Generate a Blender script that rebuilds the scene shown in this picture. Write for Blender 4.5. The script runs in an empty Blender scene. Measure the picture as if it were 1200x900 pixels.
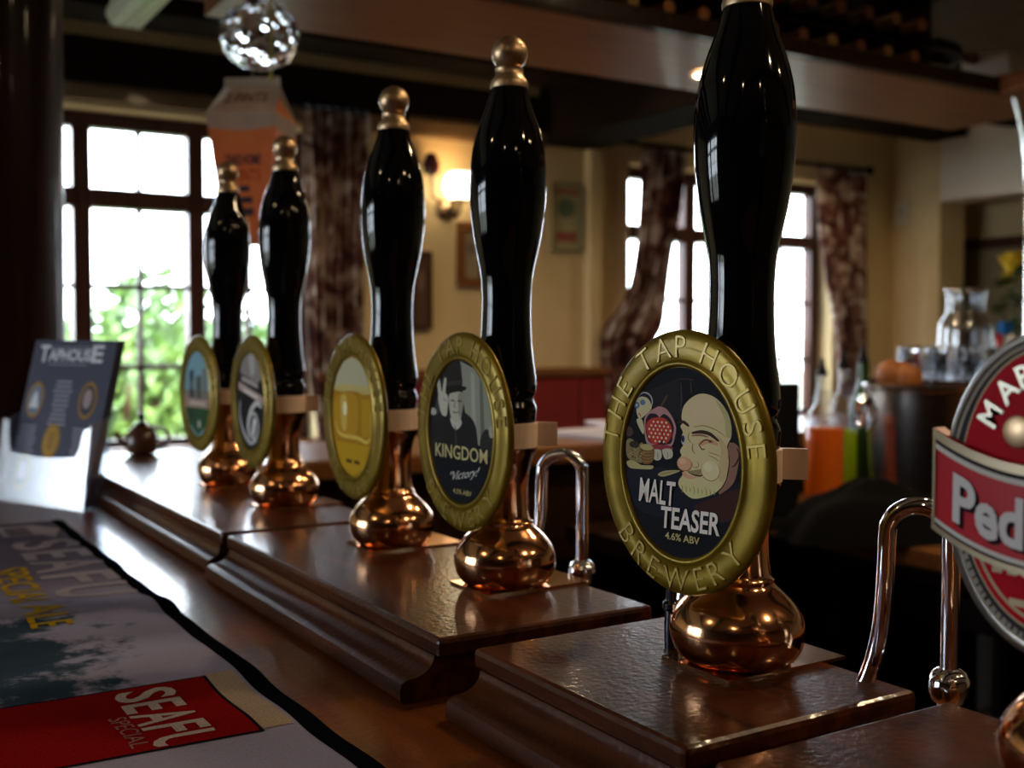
import bpy, bmesh, math, random
from mathutils import Vector, Matrix, geometry
random.seed(7)
SC = bpy.context.scene
COL = SC.collection
PI = math.pi

# ------------------------------------------------------------ camera
CAMZ = 1.297
cam = bpy.data.cameras.new('camera')
cam.sensor_width = 36.0
cam.lens = 39.0
cam.clip_start = 0.02
cam.dof.use_dof = True
cam.dof.focus_distance = 0.665
cam.dof.aperture_fstop = 7.5
cam.dof.aperture_blades = 0
camo = bpy.data.objects.new('camera', cam)
camo.location = (0, 0, CAMZ)
camo.rotation_euler = (math.radians(90 - 2.29), 0, math.radians(-31.6))
COL.objects.link(camo)
SC.camera = camo

# ------------------------------------------------------------ sky
W = bpy.data.worlds.new('overcast_sky')
SC.world = W
W.use_nodes = True
bg = W.node_tree.nodes['Background']
bg.inputs[0].default_value = (0.80, 0.90, 1.0, 1)
bg.inputs[1].default_value = 5.0

# ------------------------------------------------------------ exposure
vs = SC.view_settings
vs.view_transform = 'Standard'
vs.look = 'None'
vs.exposure = 1.95
vs.gamma = 1.0
vs.use_curve_mapping = False
SC.cycles.use_denoising = True
SC.cycles.max_bounces = 10
SC.cycles.transparent_max_bounces = 12
SC.cycles.sample_clamp_indirect = 6.0
SC.cycles.caustics_refractive = False

def portal(name, loc, rot, sx, sy):
    l = bpy.data.lights.new(name, 'AREA')
    l.shape = 'RECTANGLE'; l.size = sx; l.size_y = sy
    l.cycles.is_portal = True
    o = bpy.data.objects.new(name, l); COL.objects.link(o)
    o.location = loc; o.rotation_euler = rot
    return o
# windows of the place: two in the far wall (facing -Y), two in the left wall (facing +X)
portal('portal_far_a', (0.98, 4.30, 1.49), (-PI/2, 0, 0), 1.25, 1.2)
portal('portal_far_b', (3.775, 4.30, 1.49), (-PI/2, 0, 0), 1.25, 1.2)
portal('portal_left_a', (-3.2, 2.15, 1.49), (0, -PI/2, 0), 1.2, 1.25)
portal('portal_left_b', (-3.2, 3.35, 1.49), (0, -PI/2, 0), 1.2, 1.25)

# ============================================================ helpers
class G:
    """collects geometry for ONE mesh object"""
    def __init__(s):
        s.v = []; s.f = []; s.m = []
    def add(s, verts, faces, mi=0):
        b = len(s.v)
        s.v += [tuple(p) for p in verts]
        for f in faces:
            s.f.append(tuple(i + b for i in f)); s.m.append(mi)
        return s
    def box(s, x0, x1, y0, y1, z0, z1, mi=0):
        p = [(x, y, z) for z in (z0, z1) for y in (y0, y1) for x in (x0, x1)]
        return s.add(p, [(0,2,3,1),(4,5,7,6),(0,1,5,4),(2,6,7,3),(0,4,6,2),(1,3,7,5)], mi)
    def lathe(s, prof, seg=32, c=(0,0,0), mi=0, fn=None, cap0=True, cap1=True):
        """prof: (r, z) bottom to top, around z"""
        vs_, fs = [], []
        for r, z in prof:
            for k in range(seg):
                a = 2*PI*k/seg
                p = (c[0]+r*math.cos(a), c[1]+r*math.sin(a), c[2]+z)
                vs_.append(fn(p) if fn else p)
        n = len(prof)
        for i in range(n-1):
            for k in range(seg):
                k2 = (k+1) % seg
                fs.append((i*seg+k, i*seg+k2, (i+1)*seg+k2, (i+1)*seg+k))
        if cap0: fs.append(tuple(reversed(range(seg))))
        if cap1: fs.append(tuple((n-1)*seg+k for k in range(seg)))
        return s.add(vs_, fs, mi)
    def tube(s, path, r, seg=12, mi=0, caps=True):
        path = [Vector(p) for p in path]
        rs = r if isinstance(r, (list, tuple)) else [r]*len(path)
        t0 = (path[1]-path[0]).normalized()
        up = Vector((0,0,1)) if abs(t0.z) < .9 else Vector((1,0,0))
        nrm = t0.cross(up).normalized()
        vs_, fs = [], []
        n = len(path)
        for i, p in enumerate(path):
            t = (path[min(i+1,n-1)]-path[max(i-1,0)]).normalized()
            nrm = (nrm - t*nrm.dot(t)).normalized()
            b = t.cross(nrm)
            for k in range(seg):
                a = 2*PI*k/seg
                vs_.append(p + (nrm*math.cos(a)+b*math.sin(a))*rs[i])
        for i in range(n-1):
            for k in range(seg):
                k2 = (k+1) % seg
                fs.append((i*seg+k, i*seg+k2, (i+1)*seg+k2, (i+1)*seg+k))
        if caps:
            fs.append(tuple(reversed(range(seg)))); fs.append(tuple((n-1)*seg+k for k in range(seg)))
        return s.add(vs_, fs, mi)
    def grid(s, nu, nv, fn, mi=0):
        vs_ = [fn(i/nu, j/nv) for j in range(nv+1) for i in range(nu+1)]
        fs = [(j*(nu+1)+i, j*(nu+1)+i+1, (j+1)*(nu+1)+i+1, (j+1)*(nu+1)+i) for j in range(nv) for i in range(nu)]
        return s.add(vs_, fs, mi)
    def prism(s, poly, fn0, fn1, mi=0):
        """closed 2D polygon -> two capped copies (fn0 / fn1 map 2D to 3D)"""
        n = len(poly)
        vs_ = [fn0(*p) for p in poly] + [fn1(*p) for p in poly]
        tri = geometry.tessellate_polygon([[Vector((p[0], p[1], 0)) for p in poly]])
        fs = [tuple(reversed(t)) for t in tri] + [tuple(i+n for i in t) for t in tri]
        fs += [(i, (i+1) % n, (i+1) % n+n, i+n) for i in range(n)]
        return s.add(vs_, fs, mi)
    def flat(s, poly, fn, mi=0):
        tri = geometry.tessellate_polygon([[Vector((p[0], p[1], 0)) for p in poly]])
        return s.add([fn(*p) for p in poly], [tuple(t) for t in tri], mi)
    def build(s, name, mats, parent=None, smooth=False, bevel=0, sharp=40, fix=True):
        me = bpy.data.meshes.new(name)
        me.from_pydata(s.v, [], s.f)
        if not isinstance(mats, (list, tuple)): mats = [mats]
        for m in mats: me.materials.append(m)
        me.polygons.foreach_set('material_index', s.m)
        if bevel or fix:
            bm = bmesh.new(); bm.from_mesh(me)
            if fix: bmesh.ops.recalc_face_normals(bm, faces=bm.faces)
            if bevel:
                es = [e for e in bm.edges if len(e.link_faces) == 2 and e.calc_face_angle(0) > .6]
                bmesh.ops.bevel(bm, geom=es, offset=bevel, segments=2, profile=.5, affect='EDGES')
            bm.to_mesh(me); bm.free()
        if smooth:
            me.polygons.foreach_set('use_smooth', [True]*len(me.polygons))
            me.set_sharp_from_angle(angle=math.radians(sharp))
        me.update()
        o = bpy.data.objects.new(name, me)
        COL.objects.link(o)
        if parent: o.parent = parent
        return o

def tag(o, label=None, cat=None, group=None, kind=None):
    if label: o['label'] = label
    if cat: o['category'] = cat
    if group: o['group'] = group
    if kind: o['kind'] = kind
    return o
def thing(name, label, cat, loc=(0,0,0), rz=0, group=None):
    o = bpy.data.objects.new(name, None)
    o.empty_display_size = .05
    COL.objects.link(o)
    o.location = loc; o.rotation_euler = (0, 0, rz)
    return tag(o, label, cat, group)
def struct(o, label=None):
    o['kind'] = 'structure'
    if label: o['label'] = label
    return o
def copy_tree(o, parent=None):
    c = o.copy(); COL.objects.link(c)
    if parent: c.parent = parent
    for ch in list(o.children): copy_tree(ch, c)
    return c
def lump(c, r, seg=20, rings=12):
    g = G()
    return g.lathe([(max(1e-5, r*math.sin(PI*i/rings)), -r*math.cos(PI*i/rings)) for i in range(rings+1)], seg, c, cap0=False, cap1=False)
def ellipse(cx, cy, rx, ry, n=28, a0=0, a1=2*PI):
    return [(cx+rx*math.cos(a0+(a1-a0)*k/n), cy+ry*math.sin(a0+(a1-a0)*k/n)) for k in range(n)]
def smooth_poly(pts, n=4, closed=True):
    out = []; m = len(pts)
    rng = range(m if closed else m-1)
    for i in rng:
        if closed: p0,p1,p2,p3 = pts[i-1], pts[i], pts[(i+1)%m], pts[(i+2)%m]
        else: p0,p1,p2,p3 = pts[max(i-1,0)], pts[i], pts[i+1], pts[min(i+2,m-1)]
        for k in range(n):
            t = k/n
            out.append(tuple(.5*((2*b)+(-a+c)*t+(2*a-5*b+4*c-d)*t*t+(-a+3*b-3*c+d)*t**3) for a,b,c,d in zip(p0,p1,p2,p3)))
    if not closed: out.append(tuple(pts[-1]))
    return out
def ribbon(pts, w):
    """a stroke of width w tapering at the ends, as a closed polygon"""
    L, R_ = [], []
    n = len(pts)
    for i, p in enumerate(pts):
        a, b = pts[max(i-1,0)], pts[min(i+1,n-1)]
        d = math.hypot(b[0]-a[0], b[1]-a[1]) or 1
        nx, ny = -(b[1]-a[1])/d, (b[0]-a[0])/d
        k = w/2*(.35+.65*math.sin(PI*(i+.5)/n))
        L.append((p[0]+nx*k, p[1]+ny*k)); R_.append((p[0]-nx*k, p[1]-ny*k))
    return L + R_[::-1]

_tc = {}
def text_geo(body, bold=0.0, ext=0.0, bev=0.0):
    key = (body, bold, ext, bev)
    if key in _tc: return _tc[key]
    cu = bpy.data.curves.new('t', 'FONT')
    cu.body = body; cu.size = 1; cu.offset = bold; cu.extrude = ext; cu.bevel_depth = bev
    cu.resolution_u = 3; cu.bevel_resolution = 0
    cu.fill_mode = 'FRONT' if ext == 0 and bev == 0 else 'BOTH'
    ob = bpy.data.objects.new('t', cu); COL.objects.link(ob)
    dg = bpy.context.evaluated_depsgraph_get()
    me = bpy.data.meshes.new_from_object(ob.evaluated_get(dg))
    v = [tuple(p.co) for p in me.vertices]; f = [tuple(p.vertices) for p in me.polygons]
    bpy.data.objects.remove(ob); bpy.data.curves.remove(cu); bpy.data.meshes.remove(me)
    _tc[key] = (v, f)
    return v, f
def put_text(g, body, fn, x0, x1, y0, cap, mi=0, bold=0.0, slant=0.0, rise=0.0):
    """fit text between x0 and x1, baseline y0 and cap height cap; fn maps (x, y) to 3D"""
    v, f = text_geo(body, bold)
    xs = [p[0] for p in v]; a, b = min(xs), max(xs)
    hs = max(p[1] for p in text_geo('H', bold)[0])
    out = []
    for p in v:
        t = (p[0]-a)/(b-a)
        y = y0 + p[1]/hs*cap + rise*t
        out.append(fn(x0+(x1-x0)*t + slant*(y-y0), y))
    g.add(out, f, mi)

# ============================================================ materials
def mat(name, col=(.5,.5,.5), rough=.5, metal=0, **kw):
    m = bpy.data.materials.new(name); m.use_nodes = True
    p = m.node_tree.nodes['Principled BSDF']
    p.inputs['Base Color'].default_value = (*col, 1)
    p.inputs['Roughness'].default_value = rough
    p.inputs['Metallic'].default_value = metal
    for k, v in kw.items():
        p.inputs[k.replace('_', ' ')].default_value = v
    return m
def nodes(m): return m.node_tree.nodes, m.node_tree.links, m.node_tree.nodes['Principled BSDF']
def ramp2(m, c0, c1, scale=(5,5,5), nscale=1.0, detail=4, p0=.35, p1=.65, bump=0, bscale=None, rough_var=None, distort=0):
    """noise-mixed colour in object space, optional bump"""
    N, L, P = nodes(m)
    tc = N.new('ShaderNodeTexCoord'); mp = N.new('ShaderNodeMapping'); mp.inputs['Scale'].default_value = scale
    nz = N.new('ShaderNodeTexNoise'); nz.inputs['Scale'].default_value = nscale; nz.inputs['Detail'].default_value = detail
    nz.inputs['Distortion'].default_value = distort
    cr = N.new('ShaderNodeValToRGB')
    cr.color_ramp.elements[0].position = p0; cr.color_ramp.elements[0].color = (*c0, 1)
    cr.color_ramp.elements[1].position = p1; cr.color_ramp.elements[1].color = (*c1, 1)
    L.new(tc.outputs['Object'], mp.inputs[0]); L.new(mp.outputs[0], nz.inputs[0]); L.new(nz.outputs['Fac'], cr.inputs[0])
    L.new(cr.outputs[0], P.inputs['Base Color'])
    if rough_var:
        mr = N.new('ShaderNodeMapRange'); mr.inputs[3].default_value = rough_var[0]; mr.inputs[4].default_value = rough_var[1]
        L.new(nz.outputs['Fac'], mr.inputs[0]); L.new(mr.outputs[0], P.inputs['Roughness'])
    if bump:
        n2 = N.new('ShaderNodeTexNoise'); n2.inputs['Detail'].default_value = 3
        if bscale: n2.inputs['Scale'].default_value = bscale; L.new(tc.outputs['Object'], n2.inputs[0])
        else: n2.inputs['Scale'].default_value = nscale; L.new(mp.outputs[0], n2.inputs[0])
        bp = N.new('ShaderNodeBump'); bp.inputs['Strength'].default_value = bump; bp.inputs['Distance'].default_value = .002
        L.new(n2.outputs['Fac'], bp.inputs['Height']); L.new(bp.outputs[0], P.inputs['Normal'])
    return m
def wood(name, c0, c1, axis, rough=.25, coat=.5, bump=.12, bscale=260, fine=70):
    s = [fine]*3; s[axis] = 5
    m = mat(name, rough=rough, Coat_Weight=coat, Coat_Roughness=.07)
    m.node_tree.nodes['Principled BSDF'].inputs['Specular IOR Level'].default_value = .10
    ramp2(m, c0, c1, s, 1.0, 5, .3, .7, bump=bump, bscale=bscale, distort=.6)
    N, L, P = nodes(m)
    for n in list(N):
        if n.type == 'BUMP':
            b2 = N.new('ShaderNodeBump'); b2.inputs['Strength'].default_value = bump*.35; b2.inputs['Distance'].default_value = .002
            L.new(n.inputs['Height'].links[0].from_socket, b2.inputs['Height']); L.new(b2.outputs[0], P.inputs['Coat Normal'])
    return m

M = {}
M['plinth'] = wood('dark_varnished_oak', (.016,.0038,.0012), (.085,.020,.0048), 1, .34, .40, .3, 210)
M['counter'] = wood('red_brown_bar_top', (.085,.020,.0035), (.17,.046,.0075), 1, .34, .45, .3, 180)
M['beam'] = wood('black_brown_beam', (.006,.0035,.0025), (.015,.008,.005), 0, .95, .0, .3, 60)
M['canopy'] = wood('stained_canopy_board', (.26,.105,.045), (.36,.16,.075), 0, .42, .06, .08, 120)
M['post'] = wood('dark_post', (.012,.0045,.004), (.034,.011,.008), 2, .35, .15, .3, 30, 30)
M['darkwood'] = wood('dark_counter_wood', (.012,.006,.004), (.035,.014,.007), 1, .35, .2, .1)
M['midwood'] = wood('mid_brown_wood', (.16,.06,.018), (.26,.105,.033), 0, .3, .3, .1)
M['frame'] = wood('window_brown', (.045,.018,.013), (.085,.034,.024), 2, .35, .2, .1)
M['wall'] = ramp2(mat('cream_plaster', rough=.8), (.66,.50,.255), (.74,.575,.31), (3,3,3), 1, 3, bump=.15, bscale=25)
M['ceil'] = ramp2(mat('ceiling_paint', rough=.85), (.76,.68,.56), (.82,.74,.62), (2,2,2), 1, 3, bump=.2, bscale=18)
M['panelling'] = wood('brown_wall_panelling', (.07,.032,.014), (.13,.06,.028), 2, .5, .0, .1)
M['white'] = ramp2(mat('bulkhead_paint', rough=.8), (.74,.65,.55), (.79,.70,.60), (2,2,2), 1, 3)
M['floor'] = ramp2(mat('dark_floor', rough=.5), (.03,.018,.012), (.06,.035,.022), (2,12,2), 1, 4)
M['blackgloss'] = mat('black_lacquer', (.002,.0022,.003), .06, 0, IOR=1.42)
M['copper'] = ramp2(mat('polished_copper', rough=.13, metal=1), (.74,.36,.175), (.84,.46,.24), (12,12,30), 1, 3, rough_var=(.09,.19))
M['brass'] = ramp2(mat('aged_brass', rough=.28, metal=1), (.46,.31,.18), (.58,.41,.25), (40,40,40), 1, 3, rough_var=(.30,.46))
M['band'] = ramp2(mat('pale_wood_band', rough=.5), (.74,.55,.43), (.80,.61,.49), (300,300,40), 1, 2)
M['gold'] = ramp2(mat('antique_gold', rough=.36, metal=.5, Specular_IOR_Level=.3, Coat_Weight=.12, Coat_Roughness=.12), (.15,.097,.004), (.23,.152,.008), (40,40,40), 1, 4)
M['goldedge'] = mat('gold_lettering', (.29,.205,.035), .34, .5, Coat_Weight=.2, Coat_Roughness=.12)
M['chrome'] = mat('chrome', (.84,.86,.92), .06, 1)
M['steel'] = ramp2(mat('brushed_steel', rough=.2, metal=1), (.30,.27,.25), (.42,.38,.36), (8,8,80), 1, 2)
M['darksteel'] = mat('dark_steel', (.08,.085,.1), .2, 1)
def thin_glass(name, tint=(1,1,1), gloss=(1,1,1), base=.04, rough=.0):
    m = bpy.data.materials.new(name); m.use_nodes = True
    N, L = m.node_tree.nodes, m.node_tree.links
    N.remove(N['Principled BSDF'])
    tr = N.new('ShaderNodeBsdfTransparent'); tr.inputs[0].default_value = (*tint, 1)
    gl = N.new('ShaderNodeBsdfGlossy'); gl.inputs['Roughness'].default_value = rough; gl.inputs[0].default_value = (*gloss, 1)
    fr = N.new('ShaderNodeLayerWeight'); fr.inputs[0].default_value = .5
    pw = N.new('ShaderNodeMath'); pw.operation = 'POWER'; pw.inputs[1].default_value = 5
    ad = N.new('ShaderNodeMath'); ad.operation = 'MULTIPLY_ADD'; ad.use_clamp = True; ad.inputs[1].default_value = 1-base; ad.inputs[2].default_value = base
    mx = N.new('ShaderNodeMixShader')
    L.new(fr.outputs['Facing'], pw.inputs[0]); L.new(pw.outputs[0], ad.inputs[0]); L.new(ad.outputs[0], mx.inputs[0]); L.new(tr.outputs[0], mx.inputs[1]); L.new(gl.outputs[0], mx.inputs[2])
    L.new(mx.outputs[0], N['Material Output'].inputs[0])
    return m
def translucent(m, f=.4):
    N, L, P = nodes(m)
    tl = N.new('ShaderNodeBsdfTranslucent'); mx = N.new('ShaderNodeMixShader'); mx.inputs[0].default_value = f
    if P.inputs['Base Color'].links: L.new(P.inputs['Base Color'].links[0].from_socket, tl.inputs[0])
    else: tl.inputs[0].default_value = P.inputs['Base Color'].default_value
    L.new(P.outputs[0], mx.inputs[1]); L.new(tl.outputs[0], mx.inputs[2]); L.new(mx.outputs[0], N['Material Output'].inputs[0])
    return m
M['pane'] = thin_glass('window_glass')
M['acrylic'] = thin_glass('clear_acrylic', (.90,.93,.97), base=.20, rough=.18)
M['glass'] = mat('clear_glass', (.95,.97,1), .0, 0, Transmission_Weight=1.0, IOR=1.45)
M['thinglass'] = thin_glass('thin_drinking_glass', (.90,.92,.94), base=.09, rough=.0)
M['jar'] = thin_glass('jar_glass', (.80,.83,.86), base=.17, rough=.12)
_flat = {}
def flat(col, rough=.45, coat=0):
    k = (col, rough, coat)
    if k not in _flat: _flat[k] = mat('print_%d' % len(_flat), col, rough, 0, Specular_IOR_Level=.04, Coat_Weight=coat, Coat_Roughness=.1)
    return _flat[k]
def emis(name, col, s):
    m = mat(name, col, .6)
    m.node_tree.nodes['Principled BSDF'].inputs['Emission Color'].default_value = (*col, 1)
    m.node_tree.nodes['Principled BSDF'].inputs['Emission Strength'].default_value = s
    return m

# ============================================================ the room
YW, XL, XR, YB, ZC = 4.1, -3.0, 4.97, -2.6, 2.40
g = G(); g.box(XL-.4, 6.0, YB-.3, YW+.3, -.1, 0)
struct(g.build('floor', M['floor']), 'dark brown pub floor')
g = G(); g.box(XL-.4, 6.0, YB-.3, YW+.3, ZC, ZC+.1)
struct(g.build('ceiling', M['ceil']), 'cream painted ceiling between dark beams')

WZ0, WZ1 = .91, 2.11
def wall_y(name, y0, y1, x0, x1, holes, label):
    g = G(); x = x0
    for a, b in holes:
        g.box(x, a, y0, y1, 0, ZC); g.box(a, b, y0, y1, 0, WZ0); g.box(a, b, y0, y1, WZ1, ZC); x = b
    g.box(x, x1, y0, y1, 0, ZC)
    return struct(g.build(name, M['wall']), label)
wall_y('wall_back', YW, YW+.17, XL-.28, 5.45, [(.34,1.625),(3.155,4.50)], 'cream plaster wall with two casement windows')
g = G(); y = YB
for a, b in ((1.52,2.78),(2.95,3.75)):
    g.box(XL-.28, XL, y, a, 0, ZC); g.box(XL-.28, XL, a, b, 0, WZ0); g.box(XL-.28, XL, a, b, WZ1, ZC); y = b
g.box(XL-.28, XL, y, YW, 0, ZC)
struct(g.build('wall_left', M['panelling']), 'brown panelled wall with windows on the customer side')
g = G(); g.box(XL-.28, 6.0, YB-.28, YB, 0, ZC)
struct(g.build('wall_front', M['panelling']), 'brown panelled wall behind the viewer')
g = G(); g.box(XR, XR+.2, 3.80, YW, 0, ZC); g.box(XR, XR+.2, YB, 3.80, 2.02, ZC, 1); g.box(5.40, 5.6, YB, YW, 0, 2.4)
struct(g.build('wall_right', [M['wall'], M['white']]), 'cream wall with boxed bulkhead over a recess')
g = G(); g.box(2.90, 2.97, YW-.05, YW, 0, 2.2)
struct(g.build('trim_1', M['wall'], bevel=.008), 'shallow cream plaster pilaster')
# sill boards and window heads
for i, (a, b) in enumerate(((.34,1.625),(3.155,4.50))):
    g = G(); g.box(a-.05, b+.05, YW-.06, YW+.1, WZ0-.04, WZ0)
    struct(g.build('trim_%d' % (i+2), M['midwood'], bevel=.004), 'brown wooden window sill')
# wall plate beam, pelmet strip and ceiling beams
g = G(); g.box(XL, 2.66, YW-.10, YW, 2.19, 2.33)
struct(g.build('trim_4', M['beam'], bevel=.006), 'dark beam running along the wall above the window')
g = G(); g.box(XL, 2.66, YW-.05, YW, 2.125, 2.19)
struct(g.build('trim_5', wood('pelmet_brown', (.16,.10,.05), (.24,.16,.085), 0), bevel=.003), 'brown board under the wall beam')
for i, (y0, y1) in enumerate(((3.64,3.86),(3.2,3.4),(2.7,2.9),(1.2,1.4),(.2,.4),(-1.0,-.8))):
    g = G(); g.box(XL, XR, y0, y1, 2.335, ZC)
    struct(g.build('trim_%d' % (6+i), M['beam'], bevel=.008), 'dark oak ceiling beam')
g = G(); g.box(2.66, 2.96, 2.3, YW, 2.145, ZC)
struct(g.build('trim_12', M['beam'], bevel=.012), 'deep dark beam crossing towards the window wall')

g = G(); g.box(2.965, XR, 1.0, 2.95, 2.355, 2.398)  # panel added below the ceiling only to darken this corner
struct(g.build('trim_13', wood('added_dark_panel', (.07,.045,.02), (.11,.075,.034), 0, .8, 0)), 'added dull brown panel darkening the ceiling behind the canopy')
# windows
pane_meshes = {}
def window(name, label, axis_pt, u, casements, z_rows, parent_struct=True):
    """casements: list of (u0,u1); u = unit vector along the wall, axis_pt = origin at wall mid plane"""
    w = bpy.data.objects.new(name, None); COL.objects.link(w); struct(w, label)
    w.location = axis_pt; w.rotation_euler = (0, 0, math.atan2(u[1], u[0]))
    def bar(nm, x0, x1, z0, z1, d=.05, y=0):
        g = G(); g.box(x0, x1, y-d, y+d, z0, z1); return g.build(nm, M['frame'], w, bevel=.004)
    zb, zt = z_rows[0][0], z_rows[-1][1]
    a0, a1 = casements[0][0], casements[-1][1]
    bar('frame_head', a0-.06, a1+.06, zt, zt+.055, .032); bar('frame_sill', a0-.06, a1+.06, zb-.02, zb, .032)
    edges = [a0-.06]
    for i, (c0, c1) in enumerate(casements):
        if i == 0: bar('jamb', a0-.06, a0, zb, zt, .032)
        nxt = casements[i+1][0] if i+1 < len(casements) else c1+.06
        bar('mullion' if i+1 < len(casements) else 'jamb', c1, nxt, zb, zt, .032)
        bar('transom', c0, c1, z_rows[-2][1], z_rows[-1][0], .045)
        mid = (c0+c1)/2
        bar('glazing_bar', mid-.010, mid+.010, zb, z_rows[-2][1], .012); bar('glazing_bar', mid-.010, mid+.010, z_rows[-1][0], zt, .012)
        for r in range(len(z_rows)-2):
            bar('glazing_bar', c0, c1, z_rows[r][1], z_rows[r+1][0], .012)
        for (z0, z1) in z_rows:
            for (x0, x1) in ((c0, mid-.010), (mid+.010, c1)):
                key = (round(x1-x0, 4), round(z1-z0, 4))
                if key not in pane_meshes:
                    gg = G(); gg.box(-key[0]/2, key[0]/2, -.002, .002, -key[1]/2, key[1]/2)
                    o = gg.build('pane', M['pane'], w); pane_meshes[key] = o.data
                else:
                    o = bpy.data.objects.new('pane', pane_meshes[key]); COL.objects.link(o); o.parent = w
                o.location = ((x0+x1)/2, 0, (z0+z1)/2)
    return w
ROWS = [(.930,1.184),(1.204,1.480),(1.500,1.772),(1.841,2.056)]
window('window_1', 'three-light casement window with brown bars, trees outside', (0, YW+.12, 0), (1,0), [(.401,.745),(.810,1.154),(1.218,1.563)], ROWS)
window('window_2', 'three-light casement window between patterned curtains', (0, YW+.12, 0), (1,0), [(3.221,3.567),(3.638,3.975),(4.035,4.435)], ROWS)
window('window_3', 'casement window in the customer side wall', (XL-.14, 0, 0), (0,1), [(1.58,1.914),(1.977,2.311),(2.374,2.71)], ROWS)
window('window_4', 'narrow casement window in the customer side wall', (XL-.14, 0, 0), (0,1), [(3.01,3.32),(3.38,3.69)], ROWS)

# ============================================================ outdoors
g = G(); g.box(-30, 40, YW+.6, 60, -.3, -.2); g.box(-30, XL-.7, -30, YW+.6, -.3, -.2)
struct(g.build('ground', ramp2(mat('lawn', rough=.9), (.16,.17,.12), (.22,.22,.16), (3,3,3), 1)), 'green lawn outside the windows')
leafm = [ramp2(mat('leaf_%d' % i, rough=.5, Transmission_Weight=.0), a, b, (6,6,6), 1) for i, (a, b) in enumerate((
    ((.05,.11,.018),(.14,.23,.045)), ((.03,.075,.015),(.10,.18,.035))))]
def shrub(label, x, y, rx, rz, mi, n=2600):
    t = thing('shrub', label, 'shrub', (x, y, -.2), 0, 'shrubs outside the far window')
    rnd = random.Random(int(x*100+y*10))
    g = G()
    blobs = [(rnd.uniform(-.6,.6)*rx, rnd.uniform(-.5,.5)*rx, rnd.uniform(.35,.8)*rz, rnd.uniform(.35,.5)*rx) for _ in range(9)]
    for i in range(n):
        bx, by, bz, br = rnd.choice(blobs)
        a, e = rnd.uniform(0, 2*PI), math.asin(rnd.uniform(-1,1)); r = br*rnd.uniform(.7,1.05)
        c = Vector((bx+r*math.cos(a)*math.cos(e), by+r*math.sin(a)*math.cos(e), max(.05, bz+r*math.sin(e)*rz/rx*.5)))
        s = rnd.uniform(.05,.10)
        n1 = Vector((rnd.uniform(-1,1), rnd.uniform(-1,1), rnd.uniform(-.3,1))).normalized()
        t1 = n1.orthogonal().normalized(); t2 = n1.cross(t1)
        g.add([c-t1*s, c+t2*s*.5, c+t1*s, c-t2*s*.5], [(0,1,2,3)])
    f = g.build('foliage', leafm[mi], t, fix=False); f['kind'] = 'stuff'
    g = G()
    for k in range(4):
        a = k*1.6
        g.tube([(0,0,0),(.1*math.cos(a),.1*math.sin(a),rz*.4),(rx*.35*math.cos(a),rx*.35*math.sin(a),rz*.75)], [.05,.035,.012], 8)
    g.build('stem', M['frame'], t, smooth=True)
shrub('loose light green shrub low outside the far window', 1.45, 6.9, .8, 1.65, 0)
shrub('darker green shrub right of centre in the far window', 2.65, 9.3, 1.1, 2.35, 1)
shrub('tall leafy shrub at the left of the far window', .55, 10.2, 1.1, 2.1, 0)
shrub('bushy green shrub behind the far curtain', 3.7, 7.0, .9, 1.6, 1)

# ============================================================ bar counter and plinths
CZ, PZ = 1.058, 1.10
t = thing('bar_counter', 'long red-brown varnished bar counter carrying the beer pumps', 'counter')
g = G(); g.box(-.22, .545, -.9, 2.02, CZ-.045, CZ); g.build('counter_top', M['counter'], t, bevel=.008)
g = G(); g.box(-.10, .50, -.88, 2.0, 0.02, CZ-.045); g.build('front_panel', M['darkwood'], t)

def plinth(label, y0, y1, xf, xb=.517, foot=.024):
    t = thing('pump_plinth', label, 'plinth', (0, 0, 0), 0, 'raised pump plinths on the bar')
    h = PZ-CZ
    g = G(); g.box(xf, xb, y0, y1, PZ-.013, PZ); g.build('top_board', M['plinth'], t, bevel=.0035)
    # cove moulding under the front edge, profile extruded along the bar
    prof = [(xb-.006, CZ+.0005), (xb-.006, PZ-.013), (xf+.001, PZ-.0128)]
    for k in range(1, 8):
        a = k/7*PI/2
        prof.append((xf+.001-(foot-.006)*(1-math.cos(a)), PZ-.0128-(h-.013-.016)*math.sin(a)))
    prof += [(xf-foot+.004, CZ+.0155), (xf-foot+.001, CZ+.0135), (xf-foot, CZ+.010), (xf-foot, CZ+.003), (xf-foot+.002, CZ+.0005)]
    g = G(); g.prism(prof, lambda x, z: (x, y0+.008, z), lambda x, z: (x, y1-.008, z))
    g.build('cove_moulding', M['plinth'], t, smooth=True, sharp=35)
    return t
plinth('dark oak plinth under the large round clip pump, near end', .405, .612, .347)
plinth('long dark oak plinth carrying the second and third pumps', .640, 1.098, .337)
plinth('dark oak plinth at the far end, shining with window glare', 1.112, 2.015, .336, foot=.012)
plinth('dark oak plinth in the near right corner under the red clip', .02, .386, .347)

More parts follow.
